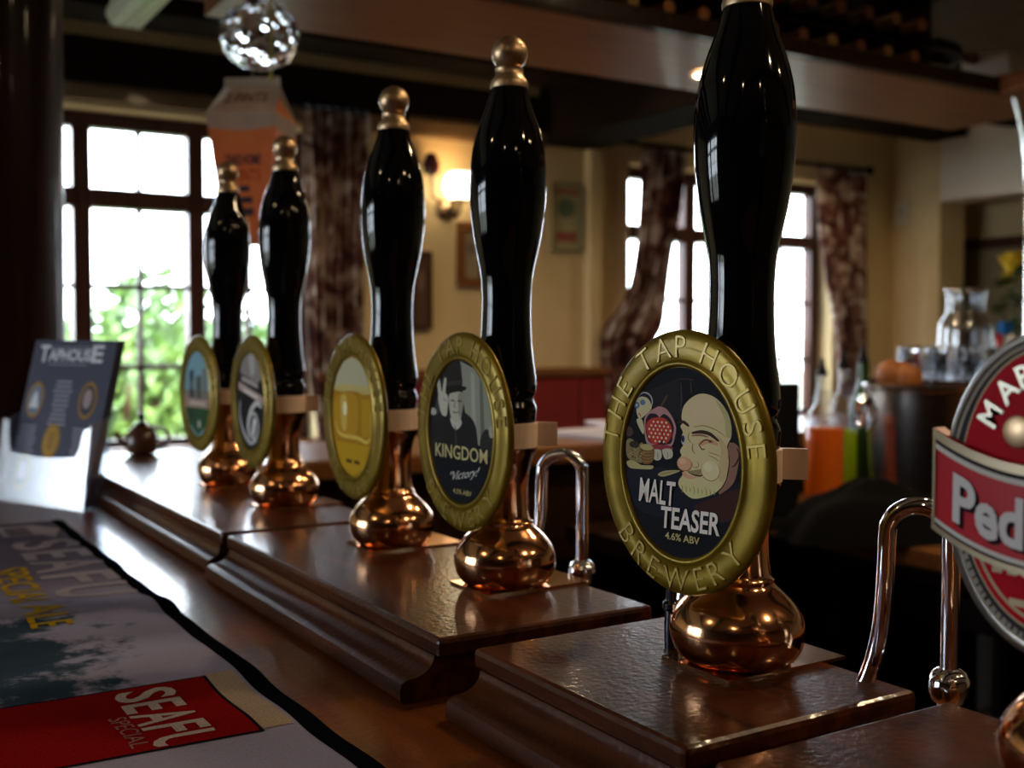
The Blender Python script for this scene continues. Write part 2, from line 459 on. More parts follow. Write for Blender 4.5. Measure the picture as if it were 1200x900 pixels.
# ============================================================ beer pumps
BULB = [(.030,.0),(.0335,.002),(.0372,.006),(.0395,.011),(.0408,.017),(.0408,.022),(.0395,.0275),(.0365,.033),(.0320,.0385),(.0272,.043),(.0235,.0465),(.0217,.0495)]
NECK = [(.0222,.0490),(.0222,.0505),(.0208,.0518),(.0199,.055),(.0189,.062),(.0184,.073),(.0185,.082),(.0196,.092),(.0216,.100),(.0242,.1055),(.0256,.1080),(.0258,.1105),(.0245,.1120)]
HANDLE = [(.0235,.1308),(.0246,.1325),(.0246,.1365),(.0251,.1405),(.0247,.144),(.0228,.1480),(.0225,.1515),(.0240,.1550),(.0246,.1590),(.0245,.1630),(.0236,.170),(.0221,.180),(.0206,.194),(.0197,.209),(.0194,.221),(.0196,.233),(.0207,.248),(.0238,.2635),(.0262,.275),(.0279,.286),(.0296,.299),(.0304,.312),(.0304,.322),(.0300,.332),(.0289,.344),(.0270,.354),(.0236,.366),(.0196,.377),(.0166,.386),(.0146,.394)]
FERR = [(.0136,.3935),(.0149,.3945),(.0152,.3975),(.0143,.4010),(.0120,.4035),(.0110,.4060),(.0108,.4090),(.0112,.4100)]
def make_pump(label, x, y, lean=.012):
    t = thing('beer_pump', label, 'beer pump', (x, y, PZ), 0, 'hand-pulled beer pumps along the bar')
    sh = lambda p: (p[0]+lean*max(0, p[2]-.13), p[1]-.004*max(0, p[2]-.13), p[2])
    g = G(); g.box(-.034, .062, -.030, .030, 0, .002); g.build('base_plate', M['copper'], t)
    g = G(); g.lathe(smooth_poly([(r, z+.002) for r, z in BULB], 3, False), 48); g.build('bulb_base', M['copper'], t, smooth=True)
    g = G(); g.lathe([(r, z+.002) for r, z in NECK], 40); g.build('neck', M['copper'], t, smooth=True)
    g = G(); g.lathe([(.0250,.1118),(.0262,.1120),(.0262,.1312),(.0250,.1314)], 40)
    g.prism([(.018,-.008),(.0345,-.0235),(.0365,-.0205),(.022,-.002)], lambda a, b: (a, b, .1122), lambda a, b: (a, b, .1310))
    g.build('collar', M['band'], t, smooth=True)
    # handle profile resampled for a smooth silhouette
    hp = smooth_poly(HANDLE, 3, closed=False)
    g = G(); g.lathe(hp, 56, fn=sh); h = g.build('handle', M['blackgloss'], t, smooth=True, sharp=60)
    g = G(); g.lathe(FERR, 32, fn=sh); g.build('ferrule', M['brass'], h, smooth=True)
    g = lump((lean*.29, -.0012, .4220), .0142, 28, 18); g.build('knob', M['brass'], h, smooth=True, sharp=80)
    return t

def clip_frame(yaw, off=-.041, zc=.127):
    a = math.radians(yaw)
    n = Vector((-math.cos(a), -math.sin(a), 0)); w = Vector((math.sin(a), -math.cos(a), 0)); up = Vector((0, 0, 1))
    c = Vector((off, 0, zc)) - n*.0055
    return lambda x, y, h=0: tuple(c + w*x + up*y + n*h)
CA, CB = .0685, .0778      # half width / height of the round gold clips
RING = [(0.00448, 0.0), (0.00134, 0.0004), (0.0, 0.0016), (0.0, 0.0032), (0.00101, 0.0047), (0.00269, 0.0056), (0.0056, 0.0062), (0.01008, 0.0063), (0.0168, 0.0056), (0.01792, 0.0063), (0.01904, 0.007), (0.02027, 0.0071), (0.02128, 0.0063), (0.02173, 0.0046)]
IA, IB = CA-.0215, CB-.0215
def ring_mesh(a, b, ring, fr, seg=72):
    g = G()
    vs_ = []
    for o, h in ring:
        for k in range(seg):
            th = 2*PI*k/seg
            vs_.append(fr((a-o)*math.cos(th), (b-o)*math.sin(th), h))
    n = len(ring); fs = []
    for i in range(n-1):
        for k in range(seg):
            k2 = (k+1) % seg
            fs.append((i*seg+k, i*seg+k2, (i+1)*seg+k2, (i+1)*seg+k))
    fs.append(tuple(range(seg))); fs.append(tuple((n-1)*seg+k for k in reversed(range(seg))))
    g.add(vs_, fs)
    return g
def arc_letters(g, body, a, b, th0, th1, size, fr, h, top=True, mi=0, bold=.01, ext=.0, bev=0.0, hscale=1, wide=1.0):
    """letters spread on an ellipse (a, b) from angle th0 to th1 (deg)"""
    n = len(body)
    # spacing by letter widths
    ws = []
    for ch in body:
        if ch == ' ': ws.append(.42); continue
        v, _ = text_geo(ch, bold, ext, bev); xs = [p[0] for p in v]; ws.append(max(xs)-min(xs)+.13)
    tot = sum(ws); acc = 0
    for ch, w_ in zip(body, ws):
        t = (acc+w_/2)/tot; acc += w_
        if ch == ' ': continue
        th = math.radians(th0+(th1-th0)*t)
        px, py = a*math.cos(th), b*math.sin(th)
        nx, ny = math.cos(th)/a, math.sin(th)/b; d = math.hypot(nx, ny); nx, ny = nx/d, ny/d
        if not top: nx, ny = -nx, -ny
        rx, ry = ny, -nx           # reading direction
        v, f = text_geo(ch, bold, ext, bev); xs = [p[0] for p in v]; cx = (min(xs)+max(xs))/2
        out = []
        for p in v:
            lx, ly = (p[0]-cx)*size*wide, (p[1]-.35)*size
            out.append(fr(px+rx*lx+nx*ly, py+ry*lx+ny*ly, h+p[2]*size*hscale))
        g.add(out, f, mi)

class Pic:
    """flat print made of thin layered shapes, in picture units u, v in [-1, 1]"""
    def __init__(s, fr, a, b, h0, conv=None):
        s.fr, s.a, s.b, s.h, s.g, s.m, s.conv = fr, a, b, h0, G(), [], conv
        s.n = 0
    def mi(s, col):
        m = flat(col, .45, .0)
        if m not in s.m: s.m.append(m)
        return s.m.index(m)
    def map(s, u, v):
        if s.conv: u, v = s.conv(u, v)
        # keep every shape inside the oval
        r = math.hypot(u, v)
        if r > .995: u, v = u/r*.995, v/r*.995
        return s.fr(u*s.a, v*s.b, s.h + s.n*.000005)
    def poly(s, pts, col, sm=True):
        s.n += 1
        s.g.flat(smooth_poly(pts) if sm else pts, s.map, s.mi(col))
    def disc(s, x, y, rx, ry, col, n=24): s.poly(ellipse(x, y, rx, ry, n), col, False)
    def line(s, pts, w, col): s.poly(ribbon(smooth_poly(pts, 4, False), w), col, False)
    def back(s, col):
        c = s.conv; s.conv = None; s.poly(ellipse(0, 0, .994, .994, 64), col, False); s.conv = c
    def text(s, body, x0, x1, y0, cap, col, bold=0, slant=0, rise=0, outline=None, ow=.03):
        if outline:
            s.n += 1; d = abs(x1-x0)/max(len(body),1)*ow
            put_text(s.g, body, s.map, x0-d, x1+d, y0, cap, s.mi(outline), bold+ow, slant, rise)
        s.n += 1; put_text(s.g, body, s.map, x0, x1, y0, cap, s.mi(col), bold, slant, rise)
    def build(s, parent): return s.g.build('picture', s.m, parent, fix=False)

def gold_clip(pump, yaw, label, off=-.041, zc=.125):
    fr = clip_frame(yaw, off, zc)
    c = ring_mesh(CA, CB, RING, fr).build('pump_clip', M['gold'], pump, smooth=True, sharp=50)
    c['label'] = label
    g = G()
    arc_letters(g, 'THE TAP HOUSE', CA-.0096, CB-.0096, 176, 4, .0192, fr, .0061, True, bold=-.012, ext=.02, bev=.014)
    g.build('upper_lettering', M['goldedge'], c); g = G()
    arc_letters(g, 'BREWERY', CA-.0096, CB-.0096, 217, 323, .0192, fr, .0061, False, bold=-.012, ext=.02, bev=.014)
    g.build('lower_lettering', M['goldedge'], c)
    # neck clamp behind the clip
    g = G(); g.box(-.030, -.015, -.006, .006, .080, .104); g.build('clip_bracket', M['darksteel'], c)
    return c, fr

# --- pump with the winking man clip
pA = make_pump('largest beer pump in front, clip with a winking bald man', .468, .499)
cA, fr = gold_clip(pA, 6, 'round gold clip with a cartoon of a winking bald man', off=-.046)
P = Pic(fr, IA, IB, .0049, lambda x, y: ((x-431)/362, (613-y)/660))
P.back((.007,.007,.011))
P.poly([(120,60),(420,30),(430,330),(300,260),(140,200)], (.018,.016,.020), False)
P.line([(430,60),(436,160),(432,260)], 10, (.07,.045,.03)); P.line([(490,50),(495,110),(492,130)], 8, (.06,.04,.03)); P.line([(420,40),(470,36),(510,44)], 8, (.06,.04,.03))
P.line([(300,250),(330,190),(350,150)], 14, (.09,.05,.03))
P.poly([(95,700),(300,660),(460,680),(640,780),(790,700),(800,900),(600,1000),(200,1000),(110,850)], (.012,.014,.026))
# shoulders, neck, ear
P.poly([(600,840),(760,740),(800,760),(790,900),(640,980),(520,900)], (.05,.018,.015))
P.poly([(690,470),(740,440),(775,480),(770,580),(745,700),(690,770),(660,780),(680,640)], (.30,.15,.11))
P.line([(760,470),(775,520),(755,580),(735,600)], 10, (.05,.025,.02))
# head
P.poly([(432,300),(446,220),(500,152),(565,124),(640,148),(700,220),(732,310),(735,400),(712,470),(722,560),(715,640),(700,705),(660,775),(590,825),(505,852),(440,805),(414,752),(440,695),(448,664),(420,640),(408,600),(432,560),(424,530),(446,478),(432,440),(440,400),(424,362),(440,335)], (.02,.014,.01))
P.poly([(437,300),(451,222),(503,157),(565,130),(637,153),(695,222),(726,310),(729,400),(706,470),(716,560),(709,640),(694,705),(655,770),(588,819),(506,845),(444,801),(419,752),(445,695),(453,664),(428,638),(416,600),(438,562),(430,530),(452,478),(438,440),(446,400),(431,362),(446,335)], (.70,.60,.33))
P.poly([(470,215),(560,150),(640,180),(690,270),(600,330),(480,330)], (.74,.60,.36))
P.poly([(640,170),(700,230),(726,310),(728,400),(700,400),(690,290)], (.52,.46,.22))
P.poly([(650,400),(705,470),(714,560),(705,660),(668,740),(660,600),(672,500)], (.62,.47,.24))
# beard
P.poly([(420,752),(446,705),(500,735),(590,740),(680,700),(655,770),(588,819),(506,845),(444,801)], (.66,.61,.30))
for k in range(9):
    x = 440+k*24; P.line([(x,760+8*(k%3)),(x+6,785+6*(k%2)),(x+3,815-6*(k%3))], 5, (.30,.26,.10))
# nose, mouth, cheek
P.disc(458,618,46,50,(.35,.14,.08)); P.disc(456,614,43,47,(.72,.40,.24)); P.disc(446,600,22,20,(.80,.52,.33))
P.disc(524,612,21,24,(.30,.17,.07)); P.disc(523,610,18,21,(.72,.58,.32))
P.line([(478,668),(520,684),(556,684),(568,668)], 12, (.06,.03,.02)); P.poly([(478,665),(520,650),(560,640),(558,672),(520,680)], (.34,.26,.12))
P.poly([(448,672),(500,694),(540,690),(500,715),(455,705)], (.70,.40,.26))
P.disc(612,642,56,70,(.30,.20,.09)); P.disc(612,639,53,67,(.76,.67,.40)); P.disc(600,620,26,32,(.82,.75,.50))
# brows, wink, eye
P.line([(500,402),(555,388),(610,398),(660,440)], 26, (.05,.025,.02)); P.line([(500,420),(550,410),(600,418)], 14, (.36,.16,.12))
P.line([(415,338),(450,330),(484,358)], 22, (.05,.025,.02))
P.line([(510,360),(570,345),(640,365),(700,405)], 6, (.30,.18,.08))
P.poly([(540,470),(580,432),(640,440),(655,470),(600,460),(565,480)], (.66,.36,.22))
P.line([(545,478),(580,440),(625,448),(600,452)], 9, (.08,.04,.02)); P.line([(545,478),(565,505),(580,498)], 8, (.08,.04,.02)); P.line([(600,520),(640,528),(668,540)], 5, (.30,.18,.08)); P.line([(600,540),(640,555),(660,575)], 5, (.30,.18,.08))
P.disc(452,452,14,36,(.55,.55,.50)); P.disc(448,446,10,24,(.02,.03,.07)); P.line([(510,470),(505,510),(520,540)], 7, (.30,.18,.08))
P.line([(487,400),(480,440),(500,470)], 6, (.3,.18,.08))
# woman in a spotted dress, seen from behind
P.disc(205,205,52,66,(.45,.45,.42)); P.disc(203,208,47,60,(.02,.02,.03))
P.poly([(140,215),(175,175),(225,185),(250,245),(225,285),(180,330),(165,330),(150,290),(148,250)], (.60,.55,.33))
P.disc(152,236,18,24,(.10,.16,.26)); P.disc(190,214,18,20,(.12,.20,.34)); P.disc(151,236,7,10,(.5,.55,.6)); P.line([(160,295),(172,300),(178,318)], 9, (.55,.08,.06))
P.poly([(150,340),(185,335),(200,400),(196,440),(170,400)], (.60,.55,.33))
P.poly([(205,320),(230,280),(270,250),(300,235),(345,250),(385,310),(405,370),(400,430),(380,500),(330,520),(230,515),(205,440),(200,370)], (.48,.25,.26))
P.poly([(215,325),(240,290),(280,290),(300,310),(330,285),(370,315),(392,375),(385,430),(368,490),(250,500),(216,440),(210,370)], (.03,.015,.03))
P.poly([(216,370),(240,330),(290,312),(340,320),(375,365),(378,430),(345,490),(320,470),(280,505),(240,485),(220,430)], (.55,.055,.03))
rnd = random.Random(3)
for j in range(6):
    for i in range(6):
        x = 236+i*27+(j%2)*13; y_ = 345+j*27
        if ((x-298)/74)**2+((y_-410)/88)**2 < 1: P.disc(x, y_, 6.5, 8.5, (.75,.70,.55), 8)
P.line([(320,390),(326,440),(322,490)], 5, (.20,.02,.02))
P.poly([(245,515),(310,500),(375,505),(385,530),(320,545),(255,548)], (.30,.05,.06))
P.poly([(262,545),(310,540),(316,590),(295,614),(268,606)], (.58,.56,.44)); P.poly([(322,535),(378,525),(386,575),(360,596),(335,592)], (.58,.56,.44))
P.line([(289,560),(292,585),(290,606)], 4, (.2,.18,.12)); P.line([(352,545),(356,570),(354,590)], 4, (.2,.18,.12))
# baskets and grain
P.poly([(84,500),(120,480),(160,520),(190,500),(210,560),(200,640),(120,640),(86,600)], (.26,.21,.09)); P.disc(138,520,34,26,(.04,.03,.02)); P.disc(100,430,30,36,(.08,.05,.04))
P.poly([(178,530),(262,520),(268,600),(240,645),(190,640)], (.22,.11,.04)); P.disc(220,530,42,22,(.50,.42,.18))
for k in range(60):
    a = rnd.uniform(0, 2*PI); r = rnd.uniform(0, 1)
    P.disc(150+60*r*math.cos(a), 585+44*r*math.sin(a), 5, 4, rnd.choice([(.50,.43,.18),(.36,.29,.10),(.06,.05,.03)]), 6)
for k in range(4): P.line([(182,560+k*22),(225,566+k*22),(264,556+k*20)], 5, (.42,.25,.10))
P.poly([(88,650),(130,635),(190,660),(262,655),(255,680),(180,690),(110,690)], (.50,.44,.20))
P.poly([(296,712),(340,680),(435,664),(400,690),(330,722)], (.46,.41,.20)); P.line([(310,712),(360,690),(430,668)], 6, (.3,.26,.1))
# writing
P.text('MALT', 172, 400, 915, -165, (.84,.78,.72), .016, -.06, 0, (.006,.006,.010), .03)
P.text('TEASER', 312, 672, 1075, -146, (.84,.78,.72), .022, -.05, -12, (.006,.006,.010), .03)
P.text('4.6% ABV', 345, 556, 1152, -48, (.52,.46,.20), .02, 0, -2)
P.build(cA)

# --- pump with the top hat clip
pB = make_pump('second beer pump, clip with a man in a top hat', .458, .755)
cB, fr = gold_clip(pB, 3, 'round gold clip with a vintage photograph of a man in a hat')
# crop coordinates: oval centre (247, 457), half sizes 124 x 302
P = Pic(fr, IA, IB, .0049, lambda x, y: ((x-247)/124, (457-y)/302))
P.back((.010,.010,.013))
P.poly([(246,160),(300,190),(345,270),(368,400),(371,520),(310,500),(265,380),(250,260)], (.30,.32,.26), False)
P.poly([(285,200),(300,215),(306,480),(292,480)], (.42,.43,.36), False); P.poly([(318,230),(330,250),(338,470),(322,490)], (.16,.17,.14), False)
P.poly([(170,250),(195,190),(198,280),(150,420),(130,420)], (.05,.055,.055), False)
P.poly([(122,470),(130,410),(150,395),(185,380),(215,395),(250,370),(285,390),(305,430),(315,520),(330,600),(300,700),(170,700),(130,600)], (.020,.020,.022))
P.poly([(320,480),(345,430),(370,480),(372,540),(330,560)], (.03,.03,.03)); P.disc(360,440,8,26,(.4,.4,.34))
P.poly([(204,300),(250,290),(258,330),(252,370),(245,405),(228,420),(210,400),(202,350)], (.50,.49,.40))
P.poly([(238,300),(257,300),(258,340),(250,380),(240,390)], (.30,.29,.24)); P.line([(207,330),(216,326),(224,330)], 6, (.06,.06,.05)); P.line([(234,330),(242,326),(252,330)], 6, (.06,.06,.05)); P.line([(214,372),(226,378),(240,372)], 5, (.10,.08,.07)); P.line([(226,330),(222,352),(230,356)], 4, (.2,.19,.15))
P.poly([(208,400),(228,420),(246,402),(250,425),(228,450),(210,425)], (.55,.55,.50))
P.poly([(188,190),(192,170),(220,162),(246,172),(250,200),(250,270),(190,280)], (.025,.023,.022)); P.poly([(186,280),(225,262),(266,266),(264,280),(225,292),(192,300)], (.018,.017,.016)); P.poly([(190,250),(250,240),(250,256),(190,268)], (.05,.045,.04), False)
# raised hand with two fingers
P.poly([(160,345),(158,310),(170,295),(190,300),(198,320),(196,360),(190,395),(172,390)], (.56,.55,.46))
P.poly([(160,310),(154,260),(156,238),(163,240),(168,270),(172,305)], (.56,.55,.46)); P.poly([(174,302),(180,255),(184,234),(191,238),(188,280),(186,308)], (.56,.55,.46))
P.disc(137,382,13,16,(.45,.45,.40)); P.line([(178,320),(186,330),(192,326)], 4, (.2,.19,.16)); P.line([(225,430),(229,500),(228,560)], 5, (.06,.06,.06))
P.poly([(128,560),(365,545),(360,640),(330,720),(250,760),(180,720),(140,640)], (.010,.011,.016), False)
P.text('KINGDOM', 146, 347, 572, -56, (.62,.54,.26), .008)
P.text('"Victory!', 196, 292, 672, -40, (.72,.72,.66), -.005, -.35, -42)
P.text('4.5% ABV', 217, 288, 718, -20, (.50,.42,.16), .01)
P.build(cB)

# --- pump with the pint glass clip
pC = make_pump('third beer pump, clip with a glass of golden beer', .456, .961)
cC, fr = gold_clip(pC, 1, 'round gold clip printed with a pint of golden beer')
P = Pic(fr, IA, IB, .0049)
P.back((.40,.20,.012))
P.poly([(-.9,.42),(-.5,.52),(0,.48),(.5,.52),(.9,.42),(.75,.72),(.4,.94),(0,.99),(-.4,.94),(-.75,.72)], (.50,.48,.32), False)
P.poly([(-.85,.42),(-.4,.40),(.1,.44),(.5,.38),(.88,.42),(.9,.52),(-.9,.52)], (.60,.48,.18))
P.poly([(-.8,.3),(.2,.34),(.15,-.3),(-.75,-.32)], (.50,.27,.02)); P.poly([(-.55,.3),(-.25,.3),(-.28,-.2),(-.5,-.2)], (.64,.44,.10))
P.line([(-.86,-.1),(-.6,-.32),(.2,-.34),(.78,-.36),(.86,.1)], .07, (.70,.50,.10)); P.poly([(.45,.3),(.85,.3),(.85,-.3),(.45,-.32)], (.48,.28,.02), False)
P.disc(-.35,.12,.10,.12,(.92,.86,.55))
P.poly([(-.8,-.45),(.8,-.45),(.55,-.85),(0,-.99),(-.55,-.85)], (.50,.30,.015), False)
P.poly([(-.30,-.78),(-.02,-.78),(-.02,-.72),(-.30,-.72)], (.08,.04,.01), False); P.poly([(.08,-.78),(.34,-.78),(.34,-.72),(.08,-.72)], (.08,.04,.01), False)
P.build(cC)

# --- pump with the dark swirl clip
pD = make_pump('fourth beer pump, clip with a black and white swirl', .457, 1.258)
cD, fr = gold_clip(pD, 2, 'round gold clip with a dark picture and white swirl')
P = Pic(fr, IA, IB, .0049)
P.back((.018,.017,.020))
P.poly([(-.35,.95),(.3,.97),(.75,.6),(.5,.4),(-.2,.5),(-.7,.62)], (.26,.23,.22)); P.poly([(-.1,.93),(.25,.93),(.3,.6),(0,.55)], (.42,.40,.38))
P.poly([(-.85,.40),(.85,.12),(.85,-.04),(-.85,.24)], (.46,.34,.30), False); P.poly([(-.5,.26),(.5,.13),(.5,.06),(-.5,.19)], (.70,.64,.60), False)
P.poly([(-.6,.52),(.5,.38),(.5,.28),(-.6,.42)], (.42,.36,.34), False)
P.line([(-.72,.0),(-.78,-.3),(-.5,-.66),(-.05,-.86),(.4,-.78)], .10, (.46,.45,.44)); P.line([(.75,-.1),(.4,-.02),(.0,-.2),(-.22,-.5),(-.1,-.78)], .13, (.60,.60,.58))
P.disc(.2,-.5,.36,.30,(.50,.50,.48)); P.disc(.2,-.5,.28,.23,(.10,.10,.10)); P.poly([(.05,-.66),(.2,-.34),(.36,-.42),(.24,-.68)], (.62,.62,.60)); P.disc(.28,-.4,.08,.07,(.8,.8,.78))
P.build(cD)

# --- pump with the landscape clip
pE = make_pump('farthest beer pump, clip with a pale blue building scene', .458, 1.48)
cE, fr = gold_clip(pE, 5, 'round gold clip with a building under a blue sky')
P = Pic(fr, IA, IB, .0049)
P.back((.20,.36,.42))
P.poly([(-.99,.05),(-.6,.1),(.0,.05),(.99,.1),(.9,-.5),(0,-.7),(-.9,-.5)], (.24,.20,.15), False)
P.poly([(-.62,.52),(-.3,.58),(-.25,-.3),(-.62,-.3)], (.05,.06,.06), False); P.poly([(-.1,.40),(.3,.44),(.32,-.3),(-.1,-.3)], (.10,.10,.09), False); P.poly([(.40,.62),(.66,.60),(.68,-.3),(.42,-.3)], (.20,.18,.13), False)
for k in range(3): P.poly([(-.54+.1*k,.3),(-.48+.1*k,.3),(-.48+.1*k,.1),(-.54+.1*k,.1)], (.2,.22,.2), False)
P.poly([(-.98,-.12),(.98,-.12),(.95,-.34),(-.95,-.34)], (.36,.25,.20), False); P.poly([(-.6,-.18),(.6,-.18),(.6,-.28),(-.6,-.28)], (.52,.41,.35), False)
P.poly([(-.95,-.34),(.95,-.34),(.7,-.75),(0,-.99),(-.7,-.75)], (.035,.085,.035), False); P.disc(.1,-.72,.12,.10,(.4,.4,.36)); P.poly([(-.6,-.36),(-.4,-.36),(-.38,-.62),(-.6,-.62)], (.03,.035,.04), False)
P.build(cE)

# --- pump with the red clip, cut by the right edge of the frame
pF = make_pump('beer pump at the right edge with a red oval clip', .457, .265)
FA, FB = .0500, .0675
fr = clip_frame(0, -.041, .134)
ringF = [(.004,.0),(.0,.001),(0,.004),(.0012,.0055),(.003,.0058),(.0042,.0052),(.006,.0052)]
cF = ring_mesh(FA, FB, ringF, fr, 64).build('pump_clip', mat('pewter_edge', (.20,.18,.16), .3, .9), pF, smooth=True, sharp=30)
cF['label'] = 'red oval clip with a silver edge and raised name band'
P = Pic(fr, FA-.0045, FB-.0045, .0056)
P.back((.33,.30,.22))
P.poly(ellipse(0,0,.975,.975,60), (.035,.03,.035), False)
P.poly(ellipse(0,.03,.90,.93,60), (.42,.36,.22), False); P.poly(ellipse(0,.03,.885,.915,60), (.40,.004,.014), False)
P.poly(ellipse(0,-.02,.82,.82,32,PI,2*PI)+[(.82,-.02)], (.42,.36,.22), False); P.poly(ellipse(0,-.02,.79,.795,32,PI,2*PI)+[(.79,-.02)], (.40,.004,.014), False)
P.build(cF)
g = G(); arc_letters(g, "MARSTON'S", FA-.0165, FB-.0165, 150, 20, .0135, fr, .0062, True, bold=.012, ext=.02, bev=.01)
g.build('lettering', mat('silver_letter', (.5,.46,.36), .35, .6), cF)
g = G(); rnd = random.Random(5)
for k in range(34):
    a0 = math.radians(205+k*3.82); a1 = a0+math.radians(2.0+rnd.uniform(0,1.1)); aa, bb = FA-.0085, FB-.0085
    g.flat([(aa*math.cos(a0), bb*math.sin(a0)), (aa*math.cos(a1), bb*math.sin(a1)), ((aa+.0032)*math.cos(a1), (bb+.0032)*math.sin(a1)), ((aa+.0032)*math.cos(a0), (bb+.0032)*math.sin(a0))], lambda x, y: fr(x, y, .0061))
g.build('border_print', flat((.28,.26,.22)), cF)
# banner across the clip, bowed outward in the middle and standing proud
def bn(u, v, h=.0): return fr(u*.0535, v*.0675-.0125*(1-u*u), .0066+.0040*(1-u*u)+h)
g = G()
g.grid(24, 6, lambda s, t_: bn(-1+2*s, -.30+.66*t_))
g.grid(24, 1, lambda s, t_: bn(-1+2*s, .36, -.007*t_)); g.grid(24, 1, lambda s, t_: bn(-1+2*s, -.30, -.007*t_))
g.grid(6, 1, lambda s, t_: bn(-1, -.30+.66*s, -.006*t_)); g.grid(6, 1, lambda s, t_: bn(1, -.30+.66*s, -.006*t_))
bnr = g.build('name_band', mat('deep_red_enamel', (.42,.004,.014), .35, 0, Specular_IOR_Level=.2), cF, smooth=True, sharp=50)
g = G()
for v0, v1, c in ((.30,.36,0),(.27,.30,1),(.235,.27,2),(-.30,-.26,0),(-.26,-.245,1),(-.245,-.215,2)):
    g.grid(24, 1, lambda s, t_: bn(-1+2*s, v0+(v1-v0)*t_, .0004 if c else .0010), c)
g.grid(1, 6, lambda s, t_: bn(-1+.03*s, -.30+.66*t_, .0008), 0)
g.build('band_edging', [mat('pewter_trim', (.30,.24,.16), .3, .8), flat((.02,.018,.02)), flat((.60,.58,.55))], bnr)
g = G(); put_text(g, 'Pedigree', lambda x, y: bn(x+.03, y-.02, .0004), -.78, .80, -.14, .30, 0, .03); put_text(g, 'Pedigree', lambda x, y: bn(x, y, .0009), -.78, .80, -.14, .30, 1, .03)
g.build('lettering', [flat((.02,.005,.008)), flat((.62,.60,.60))], bnr)
g = G(); g.lathe([(.0105,0),(.0115,.001),(.0105,.0022),(.007,.003),(.0001,.0032)], 24, (0,0,0), fn=lambda p: fr(p[0]*.6-.010, p[1]*.6+.0255, .0100+p[2]*.9))
g.build('emblem', M['brass'], cF, smooth=True)
g = G()
for k in range(7): g.flat([(-.024+.007*k,-.0345),(-.0195+.007*k,-.0345),(-.0195+.007*k,-.031),(-.024+.007*k,-.031)], lambda x, y: fr(x, y, .0063))
g.flat([(-.016,-.047),(.016,-.047),(.016,-.044),(-.016,-.044)], lambda x, y: fr(x, y, .0063))
g.build('small_print', flat((.5,.42,.28)), cF)

# ============================================================ swan-neck spouts and the rod
def swan(label, x, y, ang=180, h=.095):
    """nut leg at (x, y); the pipe rises, turns over and comes down splayed"""
    t = thing('swan_neck_spout', label, 'beer spout', (x, y, CZ), math.radians(ang), 'chrome swan-neck spouts behind the pumps')
    pts = [(0,0,.0),(0,0,.04),(0,0,h)]
    r = .017
    for k in range(1, 9):
        a = PI*k/8; pts.append((r-r*math.cos(a), 0, h+r*math.sin(a)))
    pts += [(2*r+.001,0,h-.03),(2*r+.003,0,h-.055),(2*r+.007,0,h-.075),(2*r+.014,0,h-.095),(2*r+.024,0,h-.12)]
    g = G(); g.tube(smooth_poly(pts, 4, False), .0052, 16); g.build('pipe', M['chrome'], t, smooth=True)
    g = G(); g.lathe([(.0065,.028),(.0065,.034),(.0095,.036),(.0115,.041),(.0115,.047),(.0095,.052),(.0055,.0545)], 16); g.build('nut', M['chrome'], t, smooth=True)
    return t
swan('chrome swan-neck spout behind the second pump', .535, .757, 140, .126)
swan('chrome swan-neck spout half hidden behind the large clip', .532, .565, 140, .126)
swan('chrome swan-neck spout beside the red clip at right', .533, .397, 125, .128)
t = thing('steel_rod', 'thin dark steel rod with a nut beside the front pump', 'rod', (.455,.545,PZ))
g = G(); g.tube([(0,0,0),(0,0,.07)], .0034, 12); g.build('rod', M['darksteel'], t, smooth=True)
g = G(); g.lathe([(.0045,0),(.0048,.016),(.0042,.024),(.006,.026),(.006,.029),(.004,.031)], 14); g.build('nut', M['darksteel'], t, smooth=True)

# ============================================================ bar runner
TY0, TY1, TX0, TX1 = .35, 1.545, -.03, .257
def tz(x, y):
    w_ = .0022*math.exp(-((y-.93)/.035)**2) + .0030*math.exp(-((y-1.02+.2*(x-.2))/.03)**2) + .0018*math.exp(-((y-.83-.25*(x-.2))/.03)**2) + .0016*math.exp(-((y-.66)/.04)**2)
    edge = 1-math.exp(-((TX1-x)/.02)) * .35
    return CZ + .0032 + w_*edge*1.25 + .0006*math.sin(31*y+9*x)
def txw(y): return .0011*math.sin(26*y)+.0008*math.sin(57*y+1)
tw = mat('woven_towel', (.3,.28,.32), .95)
N, L, Pn = nodes(tw)
tc = N.new('ShaderNodeTexCoord'); sx = N.new('ShaderNodeSeparateXYZ'); L.new(tc.outputs['Object'], sx.inputs[0])
def nd(op, a, b=None, c=None):
    n = N.new('ShaderNodeMath'); n.operation = op
    for i, q in enumerate((a, b, c)):
        if q is None: continue
        if isinstance(q, (int, float)): n.inputs[i].default_value = q
        else: L.new(q, n.inputs[i])
    return n.outputs[0]
nz = N.new('ShaderNodeTexNoise'); nz.inputs['Scale'].default_value = 26; nz.inputs['Detail'].default_value = 9; nz.inputs['Roughness'].default_value = .68; L.new(tc.outputs['Object'], nz.inputs[0])
nf = N.new('ShaderNodeTexNoise'); nf.inputs['Scale'].default_value = 480; nf.inputs['Detail'].default_value = 2; L.new(tc.outputs['Object'], nf.inputs[0])
dx = nd('DIVIDE', nd('ABSOLUTE', nd('SUBTRACT', sx.outputs[0], .045)), .125)
dy = nd('DIVIDE', nd('ABSOLUTE', nd('SUBTRACT', sx.outputs[1], .885)), .135)
d = nd('ADD', nd('MAXIMUM', dx, dy), nd('MULTIPLY', nd('SUBTRACT', nz.outputs['Fac'], .5), 2.4))
mr = N.new('ShaderNodeMapRange'); mr.inputs[1].default_value = .72; mr.inputs[2].default_value = 1.02; L.new(d, mr.inputs[0])
